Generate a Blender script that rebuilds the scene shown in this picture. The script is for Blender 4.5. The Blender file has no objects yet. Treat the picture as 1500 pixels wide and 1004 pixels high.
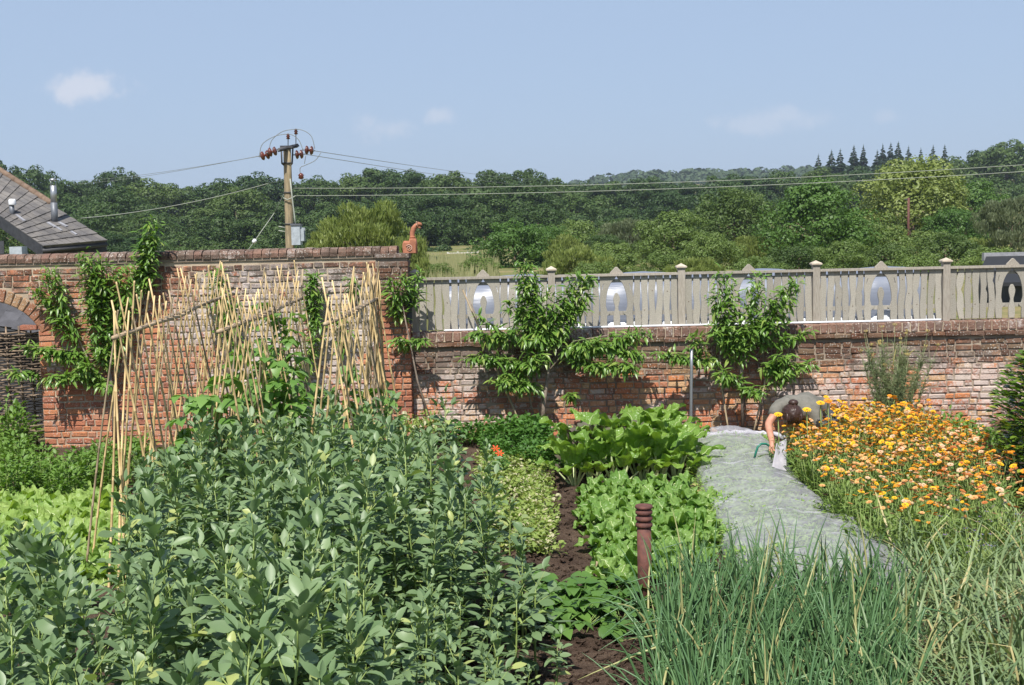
import bpy, bmesh, math, random
from mathutils import Vector, Matrix, noise
V = Vector
R = math.radians
random.seed(7)
scene = bpy.context.scene
C = scene.collection

# ------------------------------------------------------------------ camera
F_PX, CAM_H = 1787.0, 2.9
pit, rol = R(5.5), R(1.25)
fw = V((0, math.cos(pit), -math.sin(pit)))
r0 = V((1, 0, 0)); u0 = V((0, math.sin(pit), math.cos(pit)))
rt = r0*math.cos(rol) - u0*math.sin(rol)
up = u0*math.cos(rol) + r0*math.sin(rol)
CAM = V((0, 0, CAM_H))
cd = bpy.data.cameras.new('camera'); co = bpy.data.objects.new('camera', cd); C.objects.link(co)
cd.sensor_width = 36; cd.lens = F_PX/1500*36; cd.clip_start = .1; cd.clip_end = 6000
M = Matrix((rt, up, -fw)).transposed().to_4x4(); M.translation = CAM
co.matrix_world = M
scene.camera = co

# ------------------------------------------------------------------ sky, sun, exposure
SUN_EL, SUN_AZ = 57.0, 12.0
w = bpy.data.worlds.new('World'); scene.world = w; w.use_nodes = True
wt = w.node_tree; wt.nodes.clear()
def nd(nt, typ, ins=None, **kw):
    n = nt.nodes.new(typ)
    for k, v in kw.items(): setattr(n, k, v)
    for k, v in (ins or {}).items():
        s = n.inputs[k]
        if hasattr(v, 'links'): nt.links.new(v, s)
        else:
            if isinstance(v, tuple) and len(v) == 3 and s.type == 'RGBA': v = (*v, 1)
            s.default_value = v
    return n
def mth(nt, op, a, b=None, c=None, clamp=False):
    d = {0: a}
    if b is not None: d[1] = b
    if c is not None: d[2] = c
    n = nd(nt, 'ShaderNodeMath', d, operation=op); n.use_clamp = clamp
    return n.outputs[0]
def mixc(nt, f, a, b, blend='MIX'):
    n = nt.nodes.new('ShaderNodeMix'); n.data_type = 'RGBA'; n.blend_type = blend
    for i, v in ((0, f), (6, a), (7, b)):
        s = n.inputs[i]
        if hasattr(v, 'links'): nt.links.new(v, s)
        else: s.default_value = (*v, 1) if isinstance(v, tuple) and len(v) == 3 else v
    return n.outputs[2]
def sstep(nt, x, a, b):
    n = nd(nt, 'ShaderNodeMapRange', {0: x, 1: a, 2: b, 3: 0.0, 4: 1.0}, interpolation_type='SMOOTHSTEP')
    return n.outputs[0]
sky = nd(wt, 'ShaderNodeTexSky', sky_type='NISHITA')
sky.sun_disc = False; sky.sun_elevation = R(SUN_EL); sky.sun_rotation = R(180+SUN_AZ)
sky.altitude = 0; sky.air_density = 1.0; sky.dust_density = 0.9; sky.ozone_density = 3.0
tc = nd(wt, 'ShaderNodeTexCoord').outputs['Generated']
nz = nd(wt, 'ShaderNodeTexNoise', {'Vector': tc, 'Scale': 55.0, 'Detail': 6.0, 'Roughness': .6}).outputs['Fac']
def ray(u, v): return (fw + rt*((u-750)/F_PX) - up*((v-502)/F_PX)).normalized()
cl = None
for (u, v, sx, sy, a) in ((125, 131, .030, .012, .52), (557, 190, .026, .012, .26), (642, 170, .014, .007, .30), (1120, 180, .045, .010, .22), (1145, 172, .020, .009, .25), (1300, 172, .010, .005, .15)):
    d = ray(u, v)
    sb = nd(wt, 'ShaderNodeVectorMath', {0: tc, 1: tuple(d)}, operation='SUBTRACT').outputs[0]
    ml = nd(wt, 'ShaderNodeVectorMath', {0: sb, 1: (1/sx, 1/sx, 1/sy)}, operation='MULTIPLY').outputs[0]
    ln = nd(wt, 'ShaderNodeVectorMath', {0: ml}, operation='LENGTH').outputs['Value']
    ln = mth(wt, 'ADD', ln, mth(wt, 'MULTIPLY', mth(wt, 'SUBTRACT', nz, .5), 2.6))
    k = mth(wt, 'MULTIPLY', mth(wt, 'SUBTRACT', 1.0, sstep(wt, ln, .15, 1.25)), a)
    cl = k if cl is None else mth(wt, 'MAXIMUM', cl, k)
hz = mth(wt, 'SUBTRACT', .80, mth(wt, 'MULTIPLY', sstep(wt, nd(wt, 'ShaderNodeSeparateXYZ', {0: tc}).outputs['Z'], .15, .85), .62))   # haze thins towards the zenith
skc = mixc(wt, hz, sky.outputs[0], (3.55, 4.55, 6.25))      # summer haze evens the blue out
skc = mixc(wt, cl, skc, (6.9, 6.8, 7.2))
bg = nd(wt, 'ShaderNodeBackground', {0: skc, 1: .092})
nd(wt, 'ShaderNodeOutputWorld', {0: bg.outputs[0]})
sl = bpy.data.lights.new('sun', 'SUN'); sl.energy = 4.9; sl.angle = R(.53); sl.color = (1, .96, .89)
so = bpy.data.objects.new('sun', sl); C.objects.link(so)
sd = V((math.sin(R(SUN_AZ))*math.cos(R(SUN_EL)), math.cos(R(SUN_AZ))*math.cos(R(SUN_EL)), -math.sin(R(SUN_EL))))
so.rotation_euler = sd.to_track_quat('-Z', 'Y').to_euler(); so.location = (0, -20, 60)
vs = scene.view_settings
vs.view_transform = 'Standard'; vs.look = 'None'; vs.exposure = 0.45; vs.gamma = 1; vs.use_curve_mapping = False
scene.render.engine = 'CYCLES'
scene.cycles.max_bounces = 6; scene.cycles.diffuse_bounces = 3; scene.cycles.transparent_max_bounces = 12
scene.cycles.use_denoising = True

# ------------------------------------------------------------------ helpers
def P(u, v, Y):
    d = fw + rt*((u-750)/F_PX) - up*((v-502)/F_PX)
    return CAM + d*(Y/d.y)
def G(u, v, z=0):
    d = fw + rt*((u-750)/F_PX) - up*((v-502)/F_PX)
    return CAM + d*((z-CAM_H)/d.z)
def Q(p):
    d = V(p)-CAM; k = d.dot(fw)
    return 750+F_PX*d.dot(rt)/k, 502-F_PX*d.dot(up)/k
def U(a, b): return random.uniform(a, b)
def lerp(a, b, t): return a+(b-a)*t
def interp(tab, x):
    if x <= tab[0][0]: return tab[0][1]
    for (a, b), (c, d) in zip(tab, tab[1:]):
        if x <= c: return b+(d-b)*(x-a)/(c-a)
    return tab[-1][1]
class MB:
    def __init__(s): s.v = []; s.f = []; s.m = []
    def add(s, vs, fs, mi=0):
        o = len(s.v); s.v += [tuple(x) for x in vs]
        s.f += [tuple(i+o for i in f) for f in fs]; s.m += [mi]*len(fs)
    def mesh(s, name, mats, smooth=True):
        me = bpy.data.meshes.new(name); me.from_pydata(s.v, [], s.f)
        for m in (mats if isinstance(mats, (list, tuple)) else [mats]): me.materials.append(m)
        me.polygons.foreach_set('material_index', s.m)
        if smooth: me.polygons.foreach_set('use_smooth', [True]*len(s.f))
        me.update(); return me
    def obj(s, name, mats, parent=None, smooth=True):
        return link(name, s.mesh(name, mats, smooth), parent)
def link(name, me, parent=None, mat=None):
    o = bpy.data.objects.new(name, me); C.objects.link(o)
    if parent is not None: o.parent = parent
    if mat is not None: o.matrix_basis = mat
    return o
def tag(o, label=None, cat=None, group=None, kind=None):
    if label: o['label'] = label
    if cat: o['category'] = cat
    if group: o['group'] = group
    if kind: o['kind'] = kind
    return o
def thing(name, label, cat, loc=(0, 0, 0), rz=0, group=None, scale=None):
    o = bpy.data.objects.new(name, None); C.objects.link(o); o.empty_display_size = .1
    o.location = loc; o.rotation_euler = (0, 0, rz)
    if scale: o.scale = scale if isinstance(scale, tuple) else (scale,)*3
    return tag(o, label, cat, group)
def inst(proto, name, label, cat, loc, rz=0, group=None, scale=None, tilt=(0, 0)):
    r = thing(name, label, cat, loc, 0, group, scale); r.rotation_euler = (tilt[0], tilt[1], rz)
    for (pn, me, mat, kind) in proto:
        c = link(pn, me, r, mat)
        if kind: c['kind'] = kind
    return r
BOXF = [(0, 3, 2, 1), (4, 5, 6, 7), (0, 1, 5, 4), (1, 2, 6, 5), (2, 3, 7, 6), (3, 0, 4, 7)]
def box(mb, a, b, mi=0):
    x0, y0, z0 = a; x1, y1, z1 = b
    mb.add([(x0, y0, z0), (x1, y0, z0), (x1, y1, z0), (x0, y1, z0), (x0, y0, z1), (x1, y0, z1), (x1, y1, z1), (x0, y1, z1)], BOXF, mi)
def tube(mb, pts, rad, sides=6, mi=0, cap=True):
    pts = [V(p) for p in pts]; n = len(pts)
    if not isinstance(rad, (list, tuple)): rad = [rad]*n
    vs = []; ref = None
    for i, p in enumerate(pts):
        t = (pts[min(i+1, n-1)]-pts[max(i-1, 0)]).normalized()
        if ref is None: ref = t.cross(V((.31, .17, .93)) if abs(t.z) < .9 else V((1, .1, 0))).normalized()
        a = (ref - t*ref.dot(t)).normalized(); b = t.cross(a); ref = a
        for k in range(sides):
            an = 2*math.pi*k/sides
            vs.append(p + (a*math.cos(an)+b*math.sin(an))*rad[i])
    fs = []
    for i in range(n-1):
        for k in range(sides):
            k2 = (k+1) % sides
            fs.append((i*sides+k, i*sides+k2, (i+1)*sides+k2, (i+1)*sides+k))
    if cap:
        fs.append(tuple(range(sides))[::-1]); fs.append(tuple((n-1)*sides+k for k in range(sides)))
    mb.add(vs, fs, mi)
def lathe(mb, prof, c=(0, 0, 0), sides=16, mi=0):
    vs = []; fs = []
    for (r, z) in prof:
        for k in range(sides):
            a = 2*math.pi*k/sides; vs.append((c[0]+r*math.cos(a), c[1]+r*math.sin(a), c[2]+z))
    for i in range(len(prof)-1):
        for k in range(sides):
            k2 = (k+1) % sides
            fs.append((i*sides+k, i*sides+k2, (i+1)*sides+k2, (i+1)*sides+k))
    fs.append(tuple((len(prof)-1)*sides+k for k in range(sides))); fs.append(tuple(range(sides))[::-1])
    mb.add(vs, fs, mi)
LANCE = (.06, .55, .95, 1, .8, .45, .03)
OVATE = (.12, .75, 1, .92, .6, .05)
ELLIP = (.15, .7, 1, .98, .68, .12)
HEART = (.35, 1, .95, .7, .38, .03)
def leaf(mb, p, d, n, L, W, prof=OVATE, droop=.4, fold=.25, mi=0):
    d = V(d).normalized(); s = d.cross(V(n))
    s = s.normalized() if s.length > 1e-4 else d.cross(V((.3, .9, .1))).normalized()
    n = s.cross(d); k = len(prof); st = L/(k-1); pos = V(p); vs = []
    for i, w_ in enumerate(prof):
        a = -droop*i/(k-1); dd = d*math.cos(a)+n*math.sin(a); nn = n*math.cos(a)-d*math.sin(a)
        h = W*.5*w_
        vs += [pos+s*h+nn*fold*h, pos.copy(), pos-s*h+nn*fold*h]; pos = pos+dd*st
    fs = []
    for i in range(k-1):
        b = i*3; fs += [(b, b+1, b+4, b+3), (b+1, b+2, b+5, b+4)]
    mb.add(vs, fs, mi)
def rdir(zmin=-1, zmax=1):
    z = U(zmin, zmax); a = U(0, 2*math.pi); q = math.sqrt(max(0, 1-z*z))
    return V((q*math.cos(a), q*math.sin(a), z))
def poly_mesh(name, loops, thick, mat, bev=.002):
    cu = bpy.data.curves.new(name, 'CURVE'); cu.dimensions = '2D'; cu.fill_mode = 'BOTH'
    cu.extrude = thick/2-bev; cu.bevel_depth = bev; cu.bevel_resolution = 0
    for lp in loops:
        sp = cu.splines.new('POLY'); sp.points.add(len(lp)-1)
        for q, (x, y) in zip(sp.points, lp): q.co = (x, y, 0, 1)
        sp.use_cyclic_u = True
    ob = bpy.data.objects.new(name, cu); C.objects.link(ob)
    bpy.context.view_layer.update()
    me = bpy.data.meshes.new_from_object(ob.evaluated_get(bpy.context.evaluated_depsgraph_get()))
    bpy.data.objects.remove(ob); bpy.data.curves.remove(cu)
    me.materials.clear(); me.materials.append(mat); me.name = name
    return me
UPRIGHT = Matrix.Rotation(R(90), 4, 'X')       # a shape drawn in x,y stands up in x,z
def fbm(p, o=4): return noise.fractal(V(p), 1.0, 2.0, o)

# ------------------------------------------------------------------ materials
def new_mat(name):
    m = bpy.data.materials.new(name); m.use_nodes = True; nt = m.node_tree; nt.nodes.clear()
    return m, nt
def out(nt, sh): nd(nt, 'ShaderNodeOutputMaterial', {0: sh})
def pos_of(nt): return nd(nt, 'ShaderNodeNewGeometry').outputs['Position']
def ntex(nt, vec, sc, det=3.0, ro=.55, dist=0.0):
    return nd(nt, 'ShaderNodeTexNoise', {'Vector': vec, 'Scale': sc, 'Detail': det, 'Roughness': ro, 'Distortion': dist}).outputs['Fac']
def leaf_mat(name, c1, c2, trans=.28, rough=.5, tcol=None, c3=None, p3=.06, spec=.35, nsc=2.0, tint=0.0, bump=0.0):
    m, nt = new_mat(name)
    g = nd(nt, 'ShaderNodeNewGeometry'); oi = nd(nt, 'ShaderNodeObjectInfo')
    f = mth(nt, 'FRACT', mth(nt, 'ADD', g.outputs['Random Per Island'], oi.outputs['Random']))
    nzz = ntex(nt, g.outputs['Position'], nsc, 3.0)
    fac = mth(nt, 'ADD', mth(nt, 'MULTIPLY', f, .55), mth(nt, 'MULTIPLY', sstep(nt, nzz, .3, .7), .45))
    if tint: fac = mth(nt, 'ADD', mth(nt, 'MULTIPLY', fac, 1-tint), mth(nt, 'MULTIPLY', oi.outputs['Random'], tint))
    col = mixc(nt, fac, c1, c2)
    if c3: col = mixc(nt, mth(nt, 'MULTIPLY', sstep(nt, mth(nt, 'FRACT', mth(nt, 'MULTIPLY', f, 7.31)), 1-p3, 1-p3+.02), .85), col, c3)
    pr = nd(nt, 'ShaderNodeBsdfPrincipled', {'Base Color': col, 'Roughness': rough, 'Specular IOR Level': spec})
    if bump:
        oc = nd(nt, 'ShaderNodeTexCoord').outputs['Object']
        vn = nd(nt, 'ShaderNodeTexVoronoi', {'Vector': oc, 'Scale': 42.0}).outputs['Distance']
        nt.links.new(nd(nt, 'ShaderNodeBump', {'Height': mth(nt, 'ADD', vn, ntex(nt, oc, 30, 2.0)), 'Strength': bump, 'Distance': .012}).outputs[0], pr.inputs['Normal'])
    if trans > 0:
        tcn = mixc(nt, 1.0, col, tcol or (1.5, 1.6, .6), 'MULTIPLY')
        tr = nd(nt, 'ShaderNodeBsdfTranslucent', {0: tcn})
        mx = nd(nt, 'ShaderNodeMixShader', {0: trans, 1: pr.outputs[0], 2: tr.outputs[0]})
        out(nt, mx.outputs[0])
    else: out(nt, pr.outputs[0])
    return m
def plain(name, c, rough=.6, c2=None, sc=8.0, metal=0.0, bump=0.0, bsc=60.0, spec=.4, stretch=None, rnd=0.0):
    m, nt = new_mat(name)
    tcn = nd(nt, 'ShaderNodeTexCoord').outputs['Object']
    if stretch: tcn = nd(nt, 'ShaderNodeVectorMath', {0: tcn, 1: stretch}, operation='MULTIPLY').outputs[0]
    col = c
    if c2:
        col = mixc(nt, sstep(nt, ntex(nt, tcn, sc, 5.0, .6), .32, .68), c, c2)
    if rnd:
        oi = nd(nt, 'ShaderNodeObjectInfo').outputs['Random']
        hs = nd(nt, 'ShaderNodeHueSaturation', {'Value': mth(nt, 'ADD', 1-rnd, mth(nt, 'MULTIPLY', oi, 2*rnd)), 'Color': col if c2 else (*c, 1)})
        col = hs.outputs[0]
    ins = {'Base Color': col, 'Roughness': rough, 'Metallic': metal, 'Specular IOR Level': spec}
    if bump:
        b = nd(nt, 'ShaderNodeBump', {'Height': ntex(nt, tcn, bsc, 4.0), 'Strength': bump, 'Distance': .01}); ins['Normal'] = b.outputs[0]
    out(nt, nd(nt, 'ShaderNodeBsdfPrincipled', ins).outputs[0])
    return m
def brick_mat(name, pal, white, dark, top_z, low_z, seed, wc=((.68, .57, .50), (.48, .43, .40))):
    """old handmade brick: body colour per brick, limewash and lichen staining by noise in wall coordinates"""
    m, nt = new_mat(name)
    g = nd(nt, 'ShaderNodeNewGeometry'); oi = nd(nt, 'ShaderNodeObjectInfo'); ps = g.outputs['Position']
    f = mth(nt, 'FRACT', mth(nt, 'ADD', mth(nt, 'MULTIPLY', g.outputs['Random Per Island'], 3.17), mth(nt, 'MULTIPLY', oi.outputs['Random'], 5.3)))
    f2 = mth(nt, 'FRACT', mth(nt, 'MULTIPLY', f, 13.7))
    rp = nt.nodes.new('ShaderNodeValToRGB'); nt.links.new(f, rp.inputs[0]); cr = rp.color_ramp
    cr.interpolation = 'CONSTANT'
    cr.elements[0].position = 0; cr.elements[0].color = (*pal[0], 1); cr.elements[1].position = 1/len(pal); cr.elements[1].color = (*pal[1], 1)
    for i, c in enumerate(pal[2:], 2):
        e = cr.elements.new(i/len(pal)); e.color = (*c, 1)
    off = nd(nt, 'ShaderNodeVectorMath', {0: ps, 1: (seed, seed*.7, 0)}, operation='ADD').outputs[0]
    fine = ntex(nt, off, 42, 5.0, .65)
    col = mixc(nt, mth(nt, 'MULTIPLY', sstep(nt, fine, .42, .75), .45), rp.outputs[0], (.15, .07, .045))
    sp = nd(nt, 'ShaderNodeSeparateXYZ', {0: ps}).outputs
    z = mth(nt, 'DIVIDE', mth(nt, 'SUBTRACT', sp['Z'], low_z), top_z-low_z)
    # limewash remains
    big = ntex(nt, off, 1.5, 4.0, .6)
    wh = mth(nt, 'ADD', mth(nt, 'MULTIPLY_ADD', big, 2.6, -.8), mth(nt, 'MULTIPLY', mth(nt, 'SUBTRACT', f2, .5), .42))
    wh = mth(nt, 'ADD', wh, mth(nt, 'MULTIPLY', mth(nt, 'SUBTRACT', ntex(nt, off, 19, 7.0, .8), .5), 2.6))
    reg = None
    for (cx, cz, sx, sz, a) in white:
        dx = mth(nt, 'DIVIDE', mth(nt, 'SUBTRACT', sp['X'], cx), sx); dz = mth(nt, 'DIVIDE', mth(nt, 'SUBTRACT', sp['Z'], cz), sz)
        rr = mth(nt, 'SQRT', mth(nt, 'ADD', mth(nt, 'MULTIPLY', dx, dx), mth(nt, 'MULTIPLY', dz, dz)))
        k = mth(nt, 'MULTIPLY', mth(nt, 'SUBTRACT', 1.0, sstep(nt, rr, .5, 1.15)), a)
        reg = k if reg is None else mth(nt, 'MAXIMUM', reg, k)
    wm = sstep(nt, mth(nt, 'ADD', wh, reg), .86, 1.22)
    col = mixc(nt, mth(nt, 'MULTIPLY', wm, .8), col, mixc(nt, f2, *wc))
    # sooty lichen, thickest near the coping
    dk = mth(nt, 'ADD', mth(nt, 'MULTIPLY', sstep(nt, z, dark[0], dark[1]), dark[2]), mth(nt, 'MULTIPLY', mth(nt, 'SUBTRACT', ntex(nt, off, 5.5, 8.0, .82), .5), 2.6))
    dm = sstep(nt, dk, .26, .75)
    col = mixc(nt, mth(nt, 'MULTIPLY', dm, .82), col, mixc(nt, f2, (.055, .038, .028), (.12, .09, .07)))
    # pale crusts
    vo = nd(nt, 'ShaderNodeTexVoronoi', {'Vector': off, 'Scale': 34.0, 'Randomness': 1.0}).outputs['Distance']
    cr_ = mth(nt, 'MULTIPLY', mth(nt, 'SUBTRACT', 1.0, sstep(nt, vo, .16, .36)), sstep(nt, ntex(nt, off, 2.3, 3.0), .40, .58))
    col = mixc(nt, mth(nt, 'MULTIPLY', cr_, .8), col, (.5, .47, .42))
    b = nd(nt, 'ShaderNodeBump', {'Height': mth(nt, 'ADD', fine, mth(nt, 'MULTIPLY', ntex(nt, off, 120, 3.0), .5)), 'Strength': .9, 'Distance': .012})
    out(nt, nd(nt, 'ShaderNodeBsdfPrincipled', {'Base Color': col, 'Roughness': .9, 'Specular IOR Level': .15, 'Normal': b.outputs[0]}).outputs[0])
    return m
RED = [(.46, .19, .105), (.50, .21, .105), (.39, .155, .09), (.32, .13, .085), (.47, .23, .14), (.42, .165, .095)]
ORA = [(.58, .23, .10), (.50, .19, .10), (.40, .165, .10), (.56, .29, .16), (.32, .15, .10), (.54, .34, .19), (.46, .20, .115)]
MT = {}
def build_mats():
    q = MT
    q['brick_l'] = brick_mat('brick_left', RED, [(-3.0, 1.6, 1.7, 1.15, 1.02), (-2.7, .65, 1.5, .7, .78), (-5.6, 2.2, 1.8, .45, .34)], (.42, 1.0, .62), 2.6, 0, 3.1, ((.62, .58, .54), (.40, .385, .375)))
    q['brick_p'] = brick_mat('brick_pier', RED, [(-1.5, 2.5, .7, .2, .5)], (.45, .95, 1.0), 2.6, 0, 9.4)
    q['brick_r'] = brick_mat('brick_right', ORA, [(-.6, .75, 1.6, .75, .55), (5.4, .62, 2.6, .6, .6), (1.8, .3, 2.5, .4, .30), (3.5, .6, 1.3, .5, .5)], (.32, .95, .95), 1.36, 0, 21.7)
    q['coping'] = brick_mat('brick_coping', [(.23, .14, .105), (.20, .12, .095), (.19, .135, .11), (.26, .155, .115)], [(0, 2.0, 9, 2, .2)], (.0, .8, .52), 3.4, 0, 5.0)
    q['arch'] = brick_mat('brick_arch', [(.36, .20, .11), (.31, .15, .09), (.38, .24, .14)], [(-7, 2, 2, 2, .08)], (.0, 1.0, .0), 3.4, 0, 6.0)
    q['mortar'] = plain('mortar', (.50, .41, .30), .95, (.33, .26, .19), 3.0, bump=.5, bsc=80)
    q['mortar_dark'] = plain('mortar_old', (.36, .29, .22), .95, (.18, .14, .11), 2.0, bump=.5, bsc=80)
    q['wood_grey'] = plain('weathered_wood', (.40, .37, .315), .8, (.28, .258, .215), 14, stretch=(6, 6, .8), bump=.35, bsc=30, rnd=.15)
    q['wood_post'] = plain('weathered_post', (.39, .35, .295), .8, (.29, .255, .21), 14, stretch=(6, 6, .8), bump=.35, bsc=30, rnd=.08)
    q['wood_cap'] = plain('pale_wood', (.55, .47, .38), .7, (.42, .35, .27), 12)
    q['cane'] = plain('bamboo', (.62, .46, .23), .5, (.47, .33, .15), 5, stretch=(1, 1, .6), rnd=.25)
    q['cane_old'] = plain('grey_bamboo', (.40, .31, .19), .6, (.25, .19, .12), 5, stretch=(1, 1, .6), rnd=.2)
    q['twig'] = plain('twig', (.50, .38, .25), .8, (.36, .26, .16), 12)
    q['twine'] = plain('dark_twine', (.20, .16, .12), .9)
    q['bark'] = plain('bark', (.22, .16, .11), .9, (.12, .09, .065), 18, bump=.5, bsc=40)
    q['bark_pale'] = plain('peach_bark', (.30, .24, .19), .85, (.16, .12, .09), 16, bump=.3, bsc=40)
    q['metal'] = plain('galvanised', (.42, .43, .45), .4, (.33, .34, .36), 6, metal=.7)
    q['metal_dull'] = plain('lead_grey', (.17, .18, .20), .5, (.12, .125, .14), 6, metal=.3)
    q['zinc'] = plain('grey_box', (.40, .44, .48), .55, (.30, .33, .36), 9)
    q['white_p'] = plain('white_plastic', (.7, .7, .72), .5)
    q['terra'] = plain('terracotta', (.42, .17, .095), .85, (.30, .12, .07), 16, bump=.3, bsc=70)
    q['terra_hi'] = plain('pale_terracotta', (.52, .36, .28), .85, (.40, .22, .15), 18)
    q['rust'] = plain('rust_clay', (.15, .058, .042), .75, (.085, .036, .03), 18, bump=.3, bsc=70)
    q['pole'] = plain('pole_wood', (.36, .28, .17), .85, (.19, .155, .10), 5, stretch=(5, 5, .7), bump=.3, bsc=20)
    q['iron'] = plain('dark_iron', (.05, .05, .055), .6)
    q['porc'] = plain('brown_porcelain', (.13, .035, .022), .18, (.09, .03, .02), 4, spec=.6)
    q['wire'] = plain('wire', (.20, .21, .20), .5)
    q['wire_pale'] = plain('wire_pale', (.30, .32, .27), .5)
    q['slate'] = plain('roof_slate', (.17, .155, .14), .75, (.105, .098, .095), 3, bump=.4, bsc=25, rnd=.16)
    q['slate_blue'] = plain('blue_slate', (.085, .085, .095), .9, (.055, .055, .062), 4, rnd=.2)
    q['ridge'] = plain('ridge_clay', (.21, .145, .10), .85, (.15, .10, .07), 9, rnd=.15)
    q['board_dark'] = plain('dark_weatherboard', (.03, .032, .037), .7, (.05, .052, .06), 9)
    q['flash'] = plain('lead_flashing', (.30, .30, .32), .6, (.22, .22, .235), 9)
    q['black_roof'] = plain('dark_felt', (.02, .021, .024), .7)
    q['wattle'] = plain('wattle_rod', (.24, .175, .12), .8, (.07, .05, .035), 10, rnd=.5)
    q['white_rail'] = plain('white_rail', (.55, .53, .48), .7)
    q['skin'] = plain('skin', (.50, .25, .165), .55, (.44, .20, .13), 20)
    q['shirt'] = plain('olive_shirt', (.175, .165, .14), .9, (.13, .125, .105), 14, bump=.4, bsc=40)
    q['trouser'] = plain('dark_trousers', (.05, .055, .07), .9)
    q['hair'] = plain('brown_hair', (.055, .028, .02), .45, (.03, .015, .012), 30, stretch=(1, 6, 6))
    q['eye'] = plain('eye_dark', (.02, .015, .012), .3)
    q['hoop'] = plain('green_hoop', (.02, .16, .11), .4)
    q['root'] = plain('onion_neck', (.55, .55, .36), .5)
    q['petiole'] = plain('white_stalk', (.56, .62, .34), .45, (.40, .50, .20), 6)
    q['straw'] = plain('dry_leaf', (.50, .37, .19), .8, (.35, .22, .10), 9)
    # soil
    m, nt = new_mat('soil'); ps = pos_of(nt)
    c = mixc(nt, sstep(nt, ntex(nt, ps, 3.0, 4.0), .35, .68), (.075, .050, .037), (.135, .094, .068))
    c = mixc(nt, sstep(nt, ntex(nt, ps, 55, 4.0, .7), .45, .75), c, (.035, .02, .014))
    c = mixc(nt, sstep(nt, ntex(nt, ps, 130, 2.0), .66, .72), c, (.30, .24, .18))
    b = nd(nt, 'ShaderNodeBump', {'Height': ntex(nt, ps, 45, 5.0, .7), 'Strength': 1.0, 'Distance': .03})
    out(nt, nd(nt, 'ShaderNodeBsdfPrincipled', {'Base Color': c, 'Roughness': .95, 'Specular IOR Level': .1, 'Normal': b.outputs[0]}).outputs[0]); q['soil'] = m
    m, nt = new_mat('meadow'); ps = pos_of(nt)
    c = mixc(nt, sstep(nt, ntex(nt, ps, .11, 4.0), .35, .65), (.17, .17, .06), (.25, .20, .10))
    c = mixc(nt, sstep(nt, ntex(nt, ps, 1.4, 4.0), .4, .7), c, (.10, .13, .04))
    out(nt, nd(nt, 'ShaderNodeBsdfPrincipled', {'Base Color': c, 'Roughness': .95, 'Specular IOR Level': .1}).outputs[0]); q['meadow'] = m
    # fleece netting: fine white threads with open holes
    m, nt = new_mat('fleece_net'); ps = pos_of(nt)
    st = nd(nt, 'ShaderNodeVectorMath', {0: ps, 1: (3, 7, 3)}, operation='MULTIPLY').outputs[0]
    cr_ = sstep(nt, ntex(nt, st, 1.5, 4.0, .6, .6), .34, .74)
    df = nd(nt, 'ShaderNodeBsdfDiffuse', {0: (.72, .70, .80)}); tr = nd(nt, 'ShaderNodeBsdfTranslucent', {0: (.7, .68, .75)})
    a = nd(nt, 'ShaderNodeMixShader', {0: .35, 1: df.outputs[0], 2: tr.outputs[0]})
    tp = nd(nt, 'ShaderNodeBsdfTransparent')
    mx = nd(nt, 'ShaderNodeMixShader', {0: mth(nt, 'ADD', .29, mth(nt, 'MULTIPLY', cr_, .15)), 1: tp.outputs[0], 2: a.outputs[0]})
    out(nt, mx.outputs[0]); q['net'] = m
    # polythene film
    m, nt = new_mat('polythene'); ps = pos_of(nt)
    st = nd(nt, 'ShaderNodeVectorMath', {0: ps, 1: (1.2, 2, 9)}, operation='MULTIPLY').outputs[0]
    b = nd(nt, 'ShaderNodeBump', {'Height': ntex(nt, st, 3.0, 3.0, .5, .6), 'Strength': .12, 'Distance': .04})
    pr = nd(nt, 'ShaderNodeBsdfPrincipled', {'Base Color': (.17, .19, .24, 1), 'Roughness': .42, 'Specular IOR Level': .6, 'Normal': b.outputs[0]})
    out(nt, pr.outputs[0]); q['poly'] = m
    q['hem'] = plain('net_hem', (.50, .48, .52), .9, (.36, .35, .38), 9)
    q['poly_w'] = plain('white_film', (.75, .78, .82), .35, spec=.6)
    # foliage
    q['fava'] = leaf_mat('fava_leaf', (.108, .176, .076), (.205, .288, .138), .20, .42, (1.2, 1.5, .6), c3=(.38, .42, .14), p3=.05, spec=.35)
    q['stem_g'] = plain('green_stem', (.19, .27, .07), .5, (.26, .33, .10), 6)
    q['onion'] = leaf_mat('onion_leaf', (.066, .150, .056), (.128, .232, .088), .10, .42, c3=(.42, .40, .17), p3=.10, spec=.5)
    q['garlic'] = leaf_mat('garlic_leaf', (.12, .19, .09), (.22, .28, .12), .16, .45, c3=(.46, .38, .18), p3=.13)
    q['peach'] = leaf_mat('peach_leaf', (.08, .175, .025), (.19, .315, .06), .28, .36, spec=.5, c3=(.27, .35, .08), p3=.12)
    q['chard'] = leaf_mat('chard_leaf', (.12, .235, .036), (.235, .365, .068), .3, .36, spec=.5, bump=.7)
    q['spin'] = leaf_mat('spinach_leaf', (.115, .235, .045), (.22, .34, .085), .3, .42, bump=.7)
    q['lettuce'] = leaf_mat('lettuce_leaf', (.18, .31, .065), (.32, .43, .12), .33, .45, bump=.6)
    q['herb'] = leaf_mat('herb_leaf', (.09, .18, .03), (.16, .27, .05), .25, .5)
    q['pale'] = leaf_mat('pale_seedling', (.15, .24, .045), (.29, .35, .095), .25, .5, c3=(.50, .46, .30), p3=.22)
    q['parsley'] = leaf_mat('parsley_leaf', (.05, .13, .025), (.10, .21, .04), .25, .5)
    q['kale'] = leaf_mat('purple_kale', (.10, .07, .065), (.14, .15, .085), .15, .5)
    q['straw_b'] = leaf_mat('strawberry_leaf', (.06, .14, .03), (.13, .24, .05), .25, .4)
    q['runner'] = leaf_mat('runner_leaf', (.09, .20, .035), (.19, .32, .08), .3, .42)
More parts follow.
